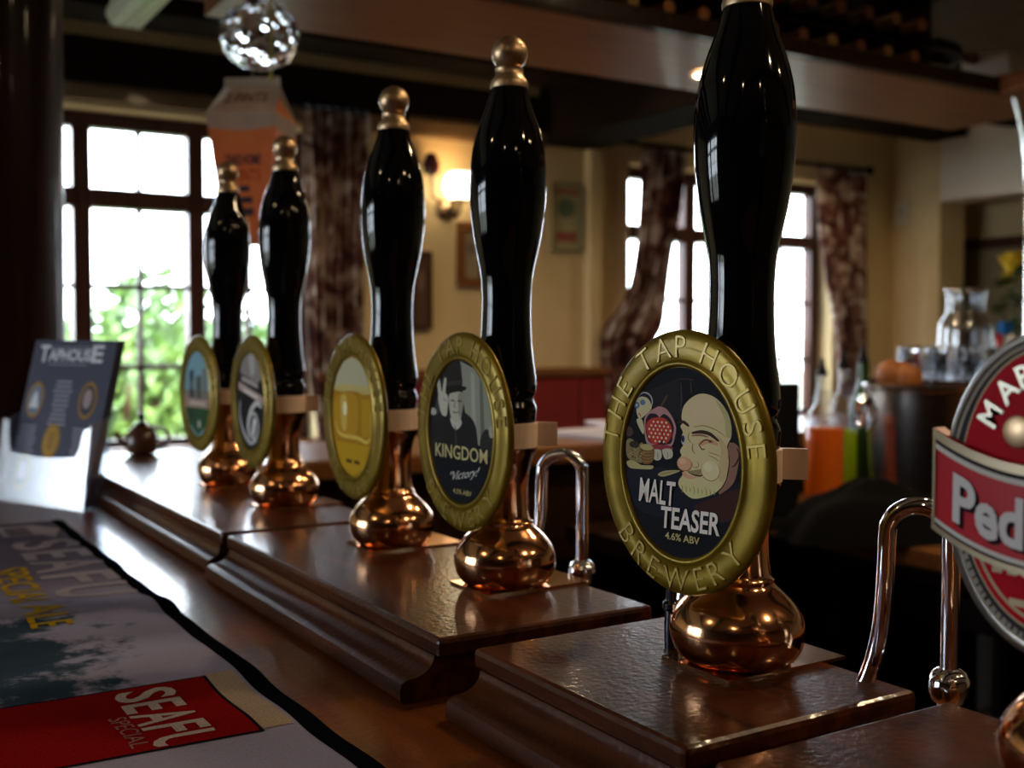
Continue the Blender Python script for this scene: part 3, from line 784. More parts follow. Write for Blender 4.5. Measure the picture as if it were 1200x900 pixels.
mg = N.new('ShaderNodeMapRange'); mg.inputs[1].default_value = .97; mg.inputs[2].default_value = 1.16; L.new(nd('ADD', sx.outputs[1], nd('MULTIPLY', sx.outputs[0], -.25)), mg.inputs[0])
def mixc(f, a, b):
    m_ = N.new('ShaderNodeMix'); m_.data_type = 'RGBA'; L.new(f, m_.inputs[0])
    for i, q in ((6, a), (7, b)):
        if isinstance(q, tuple): m_.inputs[i].default_value = (*q, 1)
        else: L.new(q, m_.inputs[i])
    return m_.outputs[2]
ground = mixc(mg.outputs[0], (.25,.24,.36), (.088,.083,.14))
sea = mixc(nz.outputs['Fac'], (.004,.016,.032), (.025,.055,.09))
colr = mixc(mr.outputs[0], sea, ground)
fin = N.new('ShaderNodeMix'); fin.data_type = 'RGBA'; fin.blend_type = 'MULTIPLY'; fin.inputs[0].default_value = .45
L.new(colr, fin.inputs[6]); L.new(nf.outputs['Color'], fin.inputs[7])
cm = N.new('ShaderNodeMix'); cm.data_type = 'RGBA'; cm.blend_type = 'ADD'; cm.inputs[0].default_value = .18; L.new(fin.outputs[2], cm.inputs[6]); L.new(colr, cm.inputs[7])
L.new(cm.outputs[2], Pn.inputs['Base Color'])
bp = N.new('ShaderNodeBump'); bp.inputs['Strength'].default_value = .5; bp.inputs['Distance'].default_value = .001; L.new(nf.outputs['Fac'], bp.inputs['Height']); L.new(bp.outputs[0], Pn.inputs['Normal'])
Pn.inputs['Specular IOR Level'].default_value = .08

t = thing('bar_runner', 'long grey woven bar runner with sea print and red box', 'bar runner', (0,0,0))
def cloth_mat(name, c, v=.7): return ramp2(mat(name, rough=.95, Specular_IOR_Level=.0), tuple(q*v for q in c), c, (700,700,700), 1, 2, bump=.3, bscale=900)
g = G(); B_ = .016
g.grid(60, 240, lambda s, q: (TX0+(TX1-B_-TX0)*s+txw(TY0+(TY1-B_-TY0)*q)*s, TY0+(TY1-B_-TY0)*q, tz(TX0+(TX1-B_-TX0)*s, TY0+(TY1-B_-TY0)*q)))
cl = g.build('cloth', tw, t, smooth=True, sharp=80)
g = G()
g.grid(6, 240, lambda s, q: (TX1-B_+B_*s+txw(TY0+(TY1-TY0)*q), TY0+(TY1-TY0)*q, tz(TX1-B_+B_*s, TY0+(TY1-TY0)*q)-.0026*max(0, s-.6)/.4+.0002))
g.grid(40, 4, lambda s, q: (TX0+(TX1-B_-TX0)*s+txw(TY1)*s, TY1-B_+B_*q, tz(TX0+(TX1-B_-TX0)*s, TY1-B_+B_*q)-.0022*max(0, q-.6)/.4+.0002))
g.build('border', cloth_mat('navy_border', (.004,.005,.009)), t, smooth=True, sharp=80)
def tp(h):   # towel point: text x runs towards -Y, text y towards +X
    return lambda a, b: (b + txw(-a)*max(0, b/TX1), -a, tz(b, -a)+h)
def strip(x0, x1, y0, y1, h, m, nm, nx=16, ny=24):
    g = G(); f = tp(h); g.grid(nx, ny, lambda s, q: f(-(y0+(y1-y0)*q), x0+(x1-x0)*s)); return g.build(nm, m, t, smooth=True, sharp=80)
strip(-.0205, .2185, .6355, .7675, .00035, cloth_mat('box_outline', (.012,.010,.02)), 'box_outline')
strip(-.018, .216, .638, .765, .00055, cloth_mat('red_print', (.20,.006,.006)), 'red_box')
strip(.2185, .238, .640, .770, .00040, cloth_mat('cream_print', (.36,.28,.21)), 'cream_patch', 4)
def cut(f, ymin): return lambda a, b: f(min(a, -ymin), b)
g = G(); f = cut(tp(.0008), .6395)
xx = -.7575
for ch, w_ in (('S',.0225),('E',.0195),('A',.0265),('F',.0185),('U',.024)):
    put_text(g, ch, f, xx, xx+w_, .156, .0365, 0, .02); xx += w_+.0038
put_text(g, 'SPECIAL', f, -.709, -.644, .1425, .0105, 1, 0)
g.build('box_lettering', [cloth_mat('white_print', (.42,.36,.34)), cloth_mat('dull_print', (.26,.13,.12))], t)
def faded(a, cols):
    return [cloth_mat('fade_%d' % i, c) for i, c in enumerate(cols)]
g = G(); f = tp(.0006); yy = 1.388
cols = [(.31,.29,.37),(.31,.29,.37),(.31,.29,.37),(.32,.30,.38),(.33,.31,.385),(.085,.08,.12)]
for i, (ch, w_) in enumerate((('S',.056),('E',.050),('A',.068),('F',.048),('U',.058))):
    put_text(g, ch, f, -yy, -yy+w_, .176, .066, i, .02); yy -= w_+.012
# small house-shaped badge above the name
g.flat([(-1.515,.172),(-1.43,.172),(-1.43,.212),(-1.40,.226),(-1.47,.240),(-1.515,.215)], f, 0)
for k in range(4): g.flat([(-1.500+.017*k,.178),(-1.488+.017*k,.178),(-1.488+.017*k,.205),(-1.500+.017*k,.205)], tp(.0009), 5)
g.build('name_lettering', faded(0, cols), t)
g = G(); put_text(g, 'SPECIAL', tp(.0006), -1.235, -1.055, .135, .032, 0, .015); put_text(g, 'ALE', tp(.0006), -1.035, -.962, .136, .032, 0, .015)
g.build('yellow_lettering', cloth_mat('mustard_print', (.42,.28,.02)), t)

# ============================================================ leaflet holder and leaflets
HP1, HP2 = Vector((.294, 1.612, CZ)), Vector((.206, 1.806, CZ))
wv = (HP2-HP1).normalized(); inn = Vector((wv.y, -wv.x, 0))       # inward (+X, +Y)
hw = (HP2-HP1).length
def hp(u, z, d, lean=.0):          # u from near right corner (0) to far left (1)
    return tuple(HP1 + wv*(u*hw) + inn*(d+lean*z) + Vector((0,0,z)))
LN = .25
t = thing('leaflet_holder', 'clear acrylic leaflet holder standing on the bar', 'leaflet holder', (0,0,0))
def plate(nm, poly, d0, th, lean=LN):
    g = G(); g.prism(poly, lambda u, z: hp(u, z, d0, lean), lambda u, z: hp(u, z, d0+th, lean)); return g.build(nm, M['acrylic'], t)
ear = [(0,.001),(1,.001),(1,.122),(.93,.120),(.90,.085),(.86,.073),(.5,.069),(.14,.073),(.10,.085),(.07,.112),(0,.116)]
plate('front_pocket', ear, 0, .0022, .12)
plate('back_plate', [(0,.001),(1,.001),(1,.14),(0,.14)], .023, .0022)
for u in (0, 1):
    g = G(); q = [(0,.001,.12),(.0225,.001,LN),(.0225,.135,LN),(0,.118,.12)]
    du = .002/hw if u == 0 else -.002/hw
    a = [hp(u, z, d, l) for d, z, l in q]; b = [hp(u+du, z, d, l) for d, z, l in q]
    g.add(a+b, [(0,1,2,3),(4,7,6,5),(0,4,5,1),(1,5,6,2),(2,6,7,3),(3,7,4,0)]); g.build('side_plate', M['acrylic'], t)
g = G(); g.prism([(0,.0),(1,.0),(1,.0012),(0,.0012)], lambda u, z: hp(u, z, .001), lambda u, z: hp(u, z, .024)); g.build('bottom_plate', M['acrylic'], t)

t = thing('leaflet', 'grey leaflets titled Taphouse standing in the clear holder', 'leaflet', (0,0,0))
LH = .238
g = G(); g.prism([(.035,.004),(.965,.004),(.965,LH),(.035,LH)], lambda u, z: hp(u, z, .0075, LN), lambda u, z: hp(u, z, .0205, LN))
g.build('leaflet_stack', mat('slate_card', (.050,.052,.085), .5, 0, Specular_IOR_Level=.1), t)
def lf(h): return lambda u, v: hp(1-(.035+.93*u), .004+(LH-.004)*v, .0075-h, LN)
g = G(); mats = [flat((.62,.61,.66)), flat((.30,.17,.04)), flat((.15,.2,.28)), flat((.35,.26,.25)), flat((.42,.24,.04)), flat((.28,.28,.33)), flat((.05,.05,.07))]
f = lf(.0005)
put_text(g, 'T', f, .09, .21, .865, .105, 0, .03); put_text(g, 'APHOUS', f, .21, .72, .872, .072, 0, .03); put_text(g, 'E', f, .73, .87, .865, .105, 0, .03)
g.flat([(.22,.852),(.70,.852),(.70,.845),(.22,.845)], f, 5); g.flat([(.22,.960),(.70,.960),(.70,.955),(.22,.955)], f, 5)
for cx, cy, mi in ((.15,.62,2),(.79,.63,3),(.45,.37,4),(.17,.17,3),(.72,.17,4)):
    g.flat(ellipse(cx, cy, .105, .115, 24), f, 1); g.flat(ellipse(cx, cy, .080, .092, 24), lf(.0009), mi if mi != 3 else 6)
    if mi == 3: g.flat(ellipse(cx, cy+.01, .05, .06, 16), lf(.0011), 3)
    if mi == 2: g.flat([(cx-.06,cy-.05),(cx+.06,cy-.05),(cx+.02,cy+.04),(cx,cy+.06),(cx-.03,cy+.02)], lf(.0011), 0)
    if mi == 4: g.flat([(cx-.04,cy-.05),(cx+.035,cy-.05),(cx+.045,cy+.06),(cx-.045,cy+.06)], lf(.0011), 1)
rnd = random.Random(11)
for k in range(10): 
    w_ = rnd.uniform(.07,.12); g.flat([(.47-w_,.745-.029*k),(.47+w_,.745-.029*k),(.47+w_,.732-.029*k),(.47-w_,.732-.029*k)], f, 5)
for cx, n0 in ((.14,.46),(.80,.46)):
    for k in range(7):
        w_ = rnd.uniform(.09,.12); g.flat([(cx-w_,n0-.026*k),(cx+w_,n0-.026*k),(cx+w_,n0-.010-.026*k),(cx-w_,n0-.010-.026*k)], f, 5)
g.build('print', mats, t, fix=False)

# ============================================================ dark post, teapot on the far end
t = thing('wooden_post', 'dark round timber post at the left edge of the bar', 'post', (.250, 2.17, 0))
prof = [(.135,0),(.135,.02),(.118,.03),(.112,.5),(.114,1.1),(.111,1.6),(.114,2.1),(.115,2.335)]
def knobbly(p):
    a = math.atan2(p[1], p[0]); k = 1+.018*math.sin(3*a+p[2]*4)+.012*math.sin(7*a-p[2]*6)
    return (p[0]*k, p[1]*k, p[2])
zz = [(.121, .03+i*(2.3/40)) for i in range(41)]
g = G(); g.lathe(zz, 28, fn=knobbly); g.build('shaft', M['post'], t, smooth=True, sharp=70)
g = G(); g.box(-.15,.15,-.14,.15,0,.06); g.build('foot_block', M['post'], t, bevel=.006)

t = thing('teapot', 'small brown teapot with black knob at the far end of the bar', 'teapot', (.455, 1.955, PZ))
brown = mat('brown_glaze', (.07,.028,.014), .25)
g = G(); g.lathe([(.014,0),(.022,.002),(.027,.012),(.0275,.025),(.024,.038),(.016,.047),(.012,.05)], 24); g.build('body', brown, t, smooth=True)
g = G(); g.lathe([(.013,.0495),(.012,.053),(.005,.056),(.003,.058),(.006,.062),(.007,.066),(.004,.070),(.0005,.071)], 18); g.build('lid', M['blackgloss'], t, smooth=True)
g = G(); g.tube(smooth_poly([(.012,-.010,.046),(.030,-.020,.044),(.040,-.025,.030),(.034,-.021,.014),(.022,-.014,.010)], 5, False), .0035, 10); g.build('handle', flat((.45,.42,.42), .25), t, smooth=True)
g = G(); g.tube(smooth_poly([(-.020,.012,.014),(-.032,.020,.024),(-.038,.024,.038)], 5, False), [.006]*5+[.0045]*6, 10); g.build('spout', brown, t, smooth=True)

# ============================================================ canopy over the bar with wine rack
CB0, CB1, CBZ = 1.87, 2.26, 1.95
t = thing('bar_canopy', 'stained wooden canopy shelf hanging over the bar', 'canopy', (0,0,0))
g = G(); g.box(.66, 3.0, CB0, CB1, CBZ, CBZ+.035); g.build('shelf_board', M['canopy'], t, bevel=.003)
g = G(); g.box(.655, 2.66, CB0-.018, CB0+.004, CBZ+.002, CBZ+.042); g.build('front_fascia', M['darkwood'], t, bevel=.003)
g = G(); g.box(2.66, 3.0, .5, CB0-.002, CBZ, CBZ+.05); g.build('side_board', M['canopy'], t, bevel=.004)
g = G(); g.box(.655, .70, CB0, CB1, CBZ+.035, CBZ+.09); g.build('end_block', M['post'], t)
for x, y in ((.72,2.2),(1.7,2.2),(2.40,2.2)):
    g = G(); g.box(x, x+.05, y, y+.05, CBZ+.03, 2.40); g.build('hanger', M['darkwood'], t)
t = thing('wine_rack', 'dark wooden wine rack on the canopy over the bar', 'rack', (0,0,CBZ+.035))
g = G(); g.box(.78, 2.50, 1.95, 2.22, .080, .086); g.build('rack_shelf', M['darkwood'], t)
for x, hh in ((.78,.19), (1.315,.079), (1.83,.079), (2.494,.19)):
    g = G(); g.box(x, x+.010, 1.95, 2.22, 0, hh); g.build('rack_upright', M['darkwood'], t)
g = G(); g.box(.78, 2.505, 2.222, 2.235, 0, .36); g.build('rack_back', M['darkwood'], t)
WB = [(.030,0),(.037,.003),(.0375,.012),(.0375,.185),(.034,.205),(.022,.225),(.0150,.242),(.0145,.290),(.0155,.292),(.0155,.300),(.013,.302)]
bot_glass = mat('dark_bottle_glass', (.010,.014,.009), .06, 0, Coat_Weight=.3)
caps = [mat('foil_copper', (.42,.17,.06), .5, .3), mat('foil_gold', (.42,.25,.08), .5, .3), mat('foil_red', (.65,.015,.02), .5, .0), mat('foil_brown', (.25,.10,.05), .5, .2)]
wb_proto = {}
def wine(x, z, rot, mi, label, group, y=2.215):
    t = thing('wine_bottle', label, 'bottle', (x, y, z), 0, group)
    t.rotation_euler = rot
    if mi not in wb_proto:
        g = G(); g.lathe(WB, 20); b = g.build('bottle_body', bot_glass, t, smooth=True)
        g = G(); g.lathe([(.0153,.245),(.0150,.292),(.0162,.294),(.0162,.303),(.0150,.3045),(.0005,.305)], 16); c = g.build('capsule', caps[mi], t, smooth=True)
        wb_proto[mi] = (b.data, c.data)
    else:
        for nm, d_ in zip(('bottle_body','capsule'), wb_proto[mi]):
            o = bpy.data.objects.new(nm, d_); COL.objects.link(o); o.parent = t
rnd = random.Random(2)
for k in range(16):
    wine(.86+.1*k + (.02 if k > 4 else 0) + (.012 if k > 9 else 0), CBZ+.035+.0385, (PI/2, 0, 0), rnd.choice([0,0,1,3]), 'wine bottle lying in the lower row of the canopy rack', 'wine bottles in the lower row')
for k in range(9):
    red = k == 3
    wine(1.62+.1*k, CBZ+.035+.0866+.038, (PI/2, 0, 0), 2 if red else rnd.choice([0,3,1]), 'red-capped wine bottle in the upper row of the canopy rack' if red else 'wine bottle lying in the upper row of the canopy rack', None if red else 'wine bottles in the upper row')
wine(2.515, CBZ+.035+.038, (PI/2, 0, PI/2), 3, 'lower wine bottle lying crosswise at the right end of the rack', None, 2.05)
wine(2.52, CBZ+.035+.118, (PI/2, 0, PI/2), 3, 'upper wine bottle lying crosswise at the right end of the rack', None, 2.05)
g = G(); g.prism([(1.93,CBZ+.0355),(2.10,CBZ+.0355),(2.10,CBZ+.175),(1.95,CBZ+.155)], lambda a, b: (2.83, a, b), lambda a, b: (2.99, a, b))
tag(g.build('cardboard_box', flat((.62,.55,.50), .6), bevel=.004), 'pale box standing on the right corner of the canopy', 'box')

# downlights (each: trim ring, lens, its own lamp)
warm = (1.0, .72, .42)
lens_m = emis('warm_lens', (1.0,.74,.42), 14)
def downlight(x, y, z, label, power=2.2, r=.036, group=None, face=1):
    t = thing('downlight', label, 'downlight', (x, y, z), 0, group)
    g = G(); g.lathe([(r+.004,-.001),(r+.010,-.003),(r+.008,-.007),(r,-.008),(r-.002,-.004)], 28, cap0=False, cap1=False); g.build('trim_ring', M['brass'], t, smooth=True)
    g = G(); g.lathe([(.001,-.009),(r*.6,-.008),(r-.001,-.004)], 28, cap0=False, cap1=False); g.build('lens', lens_m, t, smooth=True)
    l = bpy.data.lights.new('downlight_lamp', 'SPOT'); l.energy = power; l.color = warm; l.spot_size = 2.8; l.spot_blend = .9; l.shadow_soft_size = .025
    o = bpy.data.objects.new('downlight_lamp', l); COL.objects.link(o); o.parent = t; o.location = (0, 0, -.03)
downlight(1.85, 2.09, CBZ, 'round lit downlight set in the canopy underside', 2.0)
GD = 'downlights in the ceiling around the bar'
for i, (x, y) in enumerate(((1.3,.75),(1.9,.9),(1.05,-.55),(1.8,-.5),(-.9,-.7),(.2,-1.4),(-1.1,.75),(2.2,3.15),(1.2,2.95))):  # the last two are unseen lamps added to warm the far room
    downlight(x, y, ZC, 'round lit ceiling downlight outside the picture above the bar, farthest two added for warmth', 1.8 if x < .5 else 5.0, .036, GD)

for x, y, q in ((3.9,3.4,'nearer the curtained window'),(4.4,2.9,'nearer the bulkhead')):  # two hidden lamps added to brighten the far right walls
    downlight(x, y, ZC, 'added unseen ceiling downlight warming the far right corner, '+q, 11.0, .036, 'added downlights warming the far right corner')
# fluorescent fitting under the beams at left
t = thing('strip_light', 'glossy plastic strip light under the ceiling at left', 'strip light', (.80, 2.95, 2.335))
dif = translucent(mat('ribbed_diffuser', (.9,.93,.82), .10), .5)
g = G(); g.prism([(-.055,-.02),(.055,-.02),(.062,-.045),(.045,-.075),(-.045,-.075),(-.062,-.045)], lambda x, z: (x, -.62, z), lambda x, z: (x, .62, z)); g.build('diffuser', dif, t, bevel=.004)
g = G(); g.box(-.05,.05,-.60,.60,-.02,0); g.build('mount', M['white'], t)
for k in (-.03, 0, .03):
    g = G(); g.tube([(k,-.61,-.077),(k,.61,-.077)], .005, 8); g.build('rib', dif, t, smooth=True)

# ============================================================ glass globe, pull cord, carton
t = thing('glass_globe', 'clear dimpled glass globe hanging under the canopy', 'globe', (.660, 1.925, 1.835))
gm = mat('dimpled_glass', (.96,.98,1), .0, 0, Transmission_Weight=1.0, IOR=1.45)
def dimple(p, dirs=[Vector((math.cos(k*2.4)*math.sqrt(1-z*z), math.sin(k*2.4)*math.sqrt(1-z*z), z)) for k in range(36) for z in [1-2*(k+.5)/36]]):
    v = Vector(p).normalized(); m_ = max(v.dot(d_) for d_ in dirs)
    return tuple(Vector(p)*(1-.07*max(0, (m_-.955)/.045)))
rr = .0685
g = G(); g.lathe([(max(1e-4, rr*math.sin(PI*i/48)), -rr*.92*math.cos(PI*i/48)) for i in range(49)], 72, fn=dimple, cap0=False, cap1=False)
g.lathe([(max(1e-4, (rr-.004)*math.sin(PI*i/24)), (rr-.004)*.92*math.cos(PI*i/24)) for i in range(25)], 36, cap0=False, cap1=False)
g.build('globe', gm, t, smooth=True, sharp=80, fix=False)
g = G(); g.lathe([(.022,.058),(.024,.062),(.021,.072),(.020,.092),(.023,.096)], 28); g.build('glass_neck', M['thinglass'], t, smooth=True)
g = G(); g.lathe([(.006,.09),(.006,.110),(.010,.112),(.010,.115)], 12); g.build('hook', M['chrome'], t, smooth=True)
g = G(); g.tube([(.655,1.850,1.952),(.654,1.846,1.85),(.652,1.843,1.748)], .0022, 8); g.lathe([(.0005,-.012),(.005,-.008),(.005,-.002),(.002,.002)], 10, (.652,1.843,1.748))
tag(g.build('pull_cord', mat('yellow_green_cord', (.34,.30,.05), .6), smooth=True), 'thin yellow-green cord hanging in front of the globe', 'cord')

cx_, cy_ = .690, 2.055
t = thing('carton', 'orange take-home beer carton hanging below the globe', 'carton', (cx_, cy_, 0), math.radians(-38))
zt, zb, hwT, hwB = 1.712, 1.478, .066, .040
kraft = translucent(ramp2(mat('pale_card', rough=.7), (.52,.47,.40), (.60,.55,.47), (30,30,30), 1), .45); orange = translucent(ramp2(mat('orange_card', rough=.6), (.80,.29,.09), (.86,.35,.12), (20,20,20), 1), .5)
def lev(z): 
    k = (z-zb)/(zt-zb); return hwB+(hwT-hwB)*min(1, k)
def face_pt(i, s, z, out=0):
    h = lev(z); p = [(-1,-1),(1,-1),(1,1),(-1,1),(-1,-1)]
    a, b = p[i], p[i+1]; x = a[0]+(b[0]-a[0])*s; y = a[1]+(b[1]-a[1])*s
    nx, ny = ((0,-1),(1,0),(0,1),(-1,0))[i]
    return (x*h+nx*out, y*h+ny*out, z)
g = G()
for i in range(4):
    wav = lambda s: zt-.025-.006*math.sin(s*PI)
    g.grid(12, 1, lambda s, q: face_pt(i, s, zb+(wav(s)-zb)*q), 0); g.grid(12, 1, lambda s, q: face_pt(i, s, wav(s)+(zt-wav(s))*q), 1)
g.add([face_pt(0,0,zb),face_pt(0,1,zb),face_pt(1,1,zb),face_pt(2,1,zb)], [(0,1,2,3)], 0)
g.build('carton_body', [orange, kraft], t)
zr = zt+.062; h = hwT
g = G(); rA, rB = (-h*.80, 0, zr), (h*.80, 0, zr)
for sgn in (-1, 1):
    g.add([(-h, sgn*h, zt),(h, sgn*h, zt), (rB[0], sgn*.003, zr), (rA[0], sgn*.003, zr)], [(0,1,2,3)], 1)
    g.add([(-h*.80, sgn*.003, zr),(h*.80, sgn*.003, zr),(h*.80, sgn*.003, zr+.016),(-h*.80, sgn*.003, zr+.016)], [(0,1,2,3)], 1)
g.add([(h,-h,zt),(h,h,zt),(h*.55,0,zr-.004)], [(0,1,2)], 0); g.add([(-h,-h,zt),(-h,h,zt),(-h*.55,0,zr-.004)], [(0,1,2)], 0)
g.add([(h,-h,zt),(h*.55,0,zr-.004),(h*.8,0,zr)], [(0,1,2)], 1); g.add([(h,h,zt),(h*.55,0,zr-.004),(h*.8,0,zr)], [(0,1,2)], 1)
g.build('gable_top', [orange, kraft], t, fix=False)
dk = [flat((.06,.06,.09)), flat((.42,.05,.02)), flat((.20,.12,.08))]
for i in (0, 1, 3):
    g = G(); fz = lambda u, v, i=i: face_pt(i, u, v, .0008)
    put_text(g, 'TAKE HOME', fz, .22, .80, 1.620, .017, 0, .03); put_text(g, '2 PINTS', fz, .22, .80, 1.590, .020, 1, .0)
    for (u0, u1, z0, hh) in ((.42,.60,1.570,.011),(.38,.66,1.549,.012),(.36,.68,1.527,.013)): g.flat([(u0,z0),(u1,z0),(u1,z0+hh),(u0,z0+hh)], fz, 0)
    g.build('print', dk, t, fix=False)
g = G()
put_text(g, '2 PINTS', lambda u, v: (u*h*.62, -h+(h-.003)*v-.0008, zt+(zr-zt)*v+.0008), -1, 1, .38, .34, 2, .02)
g.build('top_print', dk, t, fix=False)
g = G(); g.tube([(0,0,zr+.014),(0,0,CBZ+.001)], .0010, 6); g.build('string', flat((.4,.36,.28)), t)

# ============================================================ far wall: curtains, lamp, pictures, bench
cur = mat('floral_curtain', rough=.9)
N, L, Pn = nodes(cur)
tc = N.new('ShaderNodeTexCoord'); n1 = N.new('ShaderNodeTexNoise'); n1.inputs['Scale'].default_value = 9; n1.inputs['Detail'].default_value = 5; n1.inputs['Distortion'].default_value = 1.2
L.new(tc.outputs['Object'], n1.inputs[0])
cr = N.new('ShaderNodeValToRGB'); e = cr.color_ramp.elements
e[0].position = .38; e[0].color = (.075,.022,.018,1); e[1].position = .62; e[1].color = (.62,.50,.42,1)
e2 = e.new(.47); e2.color = (.21,.075,.05,1); e3 = e.new(.54); e3.color = (.36,.25,.18,1)
L.new(n1.outputs['Fac'], cr.inputs[0]); L.new(cr.outputs[0], Pn.inputs['Base Color'])
translucent(cur, .4)
def curtain(label, prof, nf, y=YW-.10, amp=.022):
    """prof: list of (z, x0, x1) from top to bottom"""
    t = thing('curtain', label, 'curtain', (0,0,0), 0, 'patterned curtains at the far windows')
    zs = smooth_poly(prof, 5, False)
    g = G(); nu = nf*8; nv = len(zs)-1
    def fn(s, q):
        z, x0, x1 = zs[int(round(q*nv))]
        return (x0+(x1-x0)*s, y+amp*math.sin(s*nf*2*PI)+.006*math.sin(s*19+z*5), z)
    def fb(s, q):
        p = fn(s, q); return (p[0], p[1]+.004, p[2])
    g.grid(nu, nv, fn); g.grid(nu, nv, fb); g.build('drape', cur, t, smooth=True, sharp=85, fix=False)
    for k in range(nf):
        g = G(); x = prof[0][1]+(prof[0][2]-prof[0][1])*(k+.5)/nf
        g.lathe([(.017,-.003),(.020,0),(.017,.003),(.015,0),(.017,-.003)], 14, (0,0,0), fn=lambda p: (x+p[2], y+p[0], 2.18+p[1]), cap0=False, cap1=False)
        g.build('ring', M['darksteel'], t, smooth=True)
    return t
curtain('patterned curtain hanging right of the left window', [(2.165,1.53,1.81),(1.9,1.54,1.80),(1.5,1.55,1.78),(1.15,1.56,1.78),(.9,1.60,1.78)], 7)
curtain('patterned curtain swept to a tieback beside the poster', [(2.165,3.155,3.40),(1.9,3.145,3.375),(1.685,3.13,3.325),(1.5,3.08,3.295),(1.36,2.96,3.27),(1.25,2.93,3.21),(.95,2.95,3.18)], 7)
curtain('patterned curtain at the far right end of the rod', [(2.165,4.27,4.62),(1.9,4.29,4.63),(1.6,4.36,4.64),(1.35,4.43,4.64),(1.0,4.47,4.64)], 7)
def rod(label, x0, x1):
    t = thing('curtain_rod', label, 'curtain rod', (0, YW-.10, 2.18))
    g = G(); g.tube([(x0,0,0),(x1,0,0)], .011, 12); g.build('pole', M['beam'], t, smooth=True)
    for x in (x0, x1):
        g = lump((x,0,0), .024, 14, 8); g.build('finial', M['beam'], t, smooth=True, sharp=80)
    for x in (x0+.05, x1-.05):
        g = G(); g.tube([(x,0,0),(x,.10,0)], .008, 8); g.build('bracket', M['beam'], t)
rod('dark curtain rod over the right far window', 2.95, 4.66)
rod('dark curtain rod over the left far window', .02, 1.96)

t = thing('wall_lamp', 'lit wall lamp with frosted globe shade on the cream wall', 'wall lamp', (2.20, YW, 1.86))
g = G(); g.lathe([(.0005,0),(.045,.0),(.05,.006),(.035,.018),(.012,.022)], 22, fn=lambda p: (p[0], -p[2], p[1]-.02)); g.build('wall_plate', M['brass'], t, smooth=True)
g = G(); g.tube(smooth_poly([(0,-.02,-.02),(0,-.07,-.06),(0,-.115,-.04),(0,-.115,.0)], 5, False), .007, 10); g.build('arm', M['beam'], t, smooth=True)
g = G(); g.lathe([(.012,-.004),(.036,.0),(.040,.008)], 20, (0,-.115,0)); g.build('gallery', M['brass'], t, smooth=True)
g = G(); g.lathe([(.036,.006),(.054,.026),(.065,.052),(.065,.078),(.056,.100),(.042,.114)], 28, (0,-.115,0), cap0=True, cap1=False); g.build('shade', emis('frosted_lit_shade', (1.0,.80,.50), 2.4), t, smooth=True)
g = G(); g.lathe([(.0005,.0),(.03,.01),(.036,.05),(.02,.09),(.0005,.1)], 16, (-.10,-.06,.10)); g.tube([(-.02,-.02,0),(-.09,-.05,.02),(-.10,-.06,.11)], .006, 8); g.build('unlit_bud', mat('wine_red_glass', (.06,.008,.010), .2), t, smooth=True)

def picture(label, x0, x1, z0, z1, border, fm, cols, cat='picture'):
    t = thing('framed_picture', label, cat, ((x0+x1)/2, YW, (z0+z1)/2))
    w_, h_ = (x1-x0)/2, (z1-z0)/2
    g = G()
    for a in ((-w_,w_,-h_,-h_+border),(-w_,w_,h_-border,h_),(-w_,-w_+border,-h_+border,h_-border),(w_-border,w_,-h_+border,h_-border)): g.box(a[0],a[1],-.022,-.0005,a[2],a[3])
    g.build('frame', fm, t, bevel=.002)
    g = G(); ms = [flat(c) for c in cols]
    g.box(-w_+border,w_-border,-.010,-.001,-h_+border,h_-border,0)
    fp = lambda u, v: (u*(w_-border), -.0105, v*(h_-border))
    if len(cols) > 1: g.flat(ellipse(0,.28,.6,.3,20), fp, 1)
    if len(cols) > 2: g.flat([(-.7,-.75),(.7,-.75),(.7,-.45),(-.7,-.45)], lambda u, v: (u*(w_-border), -.011, v*(h_-border)), 2)
    if len(cols) > 3: g.flat([(-.8,.68),(.8,.68),(.8,.88),(-.8,.88)], lambda u, v: (u*(w_-border), -.011, v*(h_-border)), 3)
    g.build('print', ms, t, fix=False)
picture('small picture in a wide brown frame below the lamp', 2.245, 2.385, 1.52, 1.79, .035, M['midwood'], [(.30,.25,.17),(.16,.13,.10)])
picture('dark narrow picture beside the third pump handle', 2.03, 2.125, 1.34, 1.66, .015, M['frame'], [(.12,.07,.05),(.20,.13,.10)])
picture('pale poster with green and red print right of the lamp', 2.715, 2.885, 1.69, 1.99, .006, flat((.3,.26,.15)), [(.42,.38,.20),(.14,.19,.12),(.36,.10,.08),(.36,.17,.11)], 'poster')
t = thing('wall_sensor', 'small white box high on the right wall corner', 'sensor', (XR, 4.03, 1.98))
g = G(); g.box(-.025,-.001,-.04,.04,-.065,.065); g.build('case', flat((.62,.55,.42)), t, bevel=.006)
g = G(); g.box(-.0265,-.025,-.02,.02,-.02,.03); g.build('lens', flat((.45,.40,.33)), t)
t = thing('notice_board', 'dark framed board on the wall of the right recess', 'board', (5.40, 3.62, 1.35))
g = G()
for a in ((-.60,.49,.44,.50),(-.60,.49,-.50,-.44),(-.60,-.54,-.44,.44),(.43,.49,-.44,.44)): g.box(-.03,-.001,a[0],a[1],a[2],a[3])
g.build('frame', M['frame'], t, bevel=.004)
g = G(); g.box(-.012,-.001,-.54,.43,-.44,.44); g.build('panel', flat((.23,.19,.11)), t)

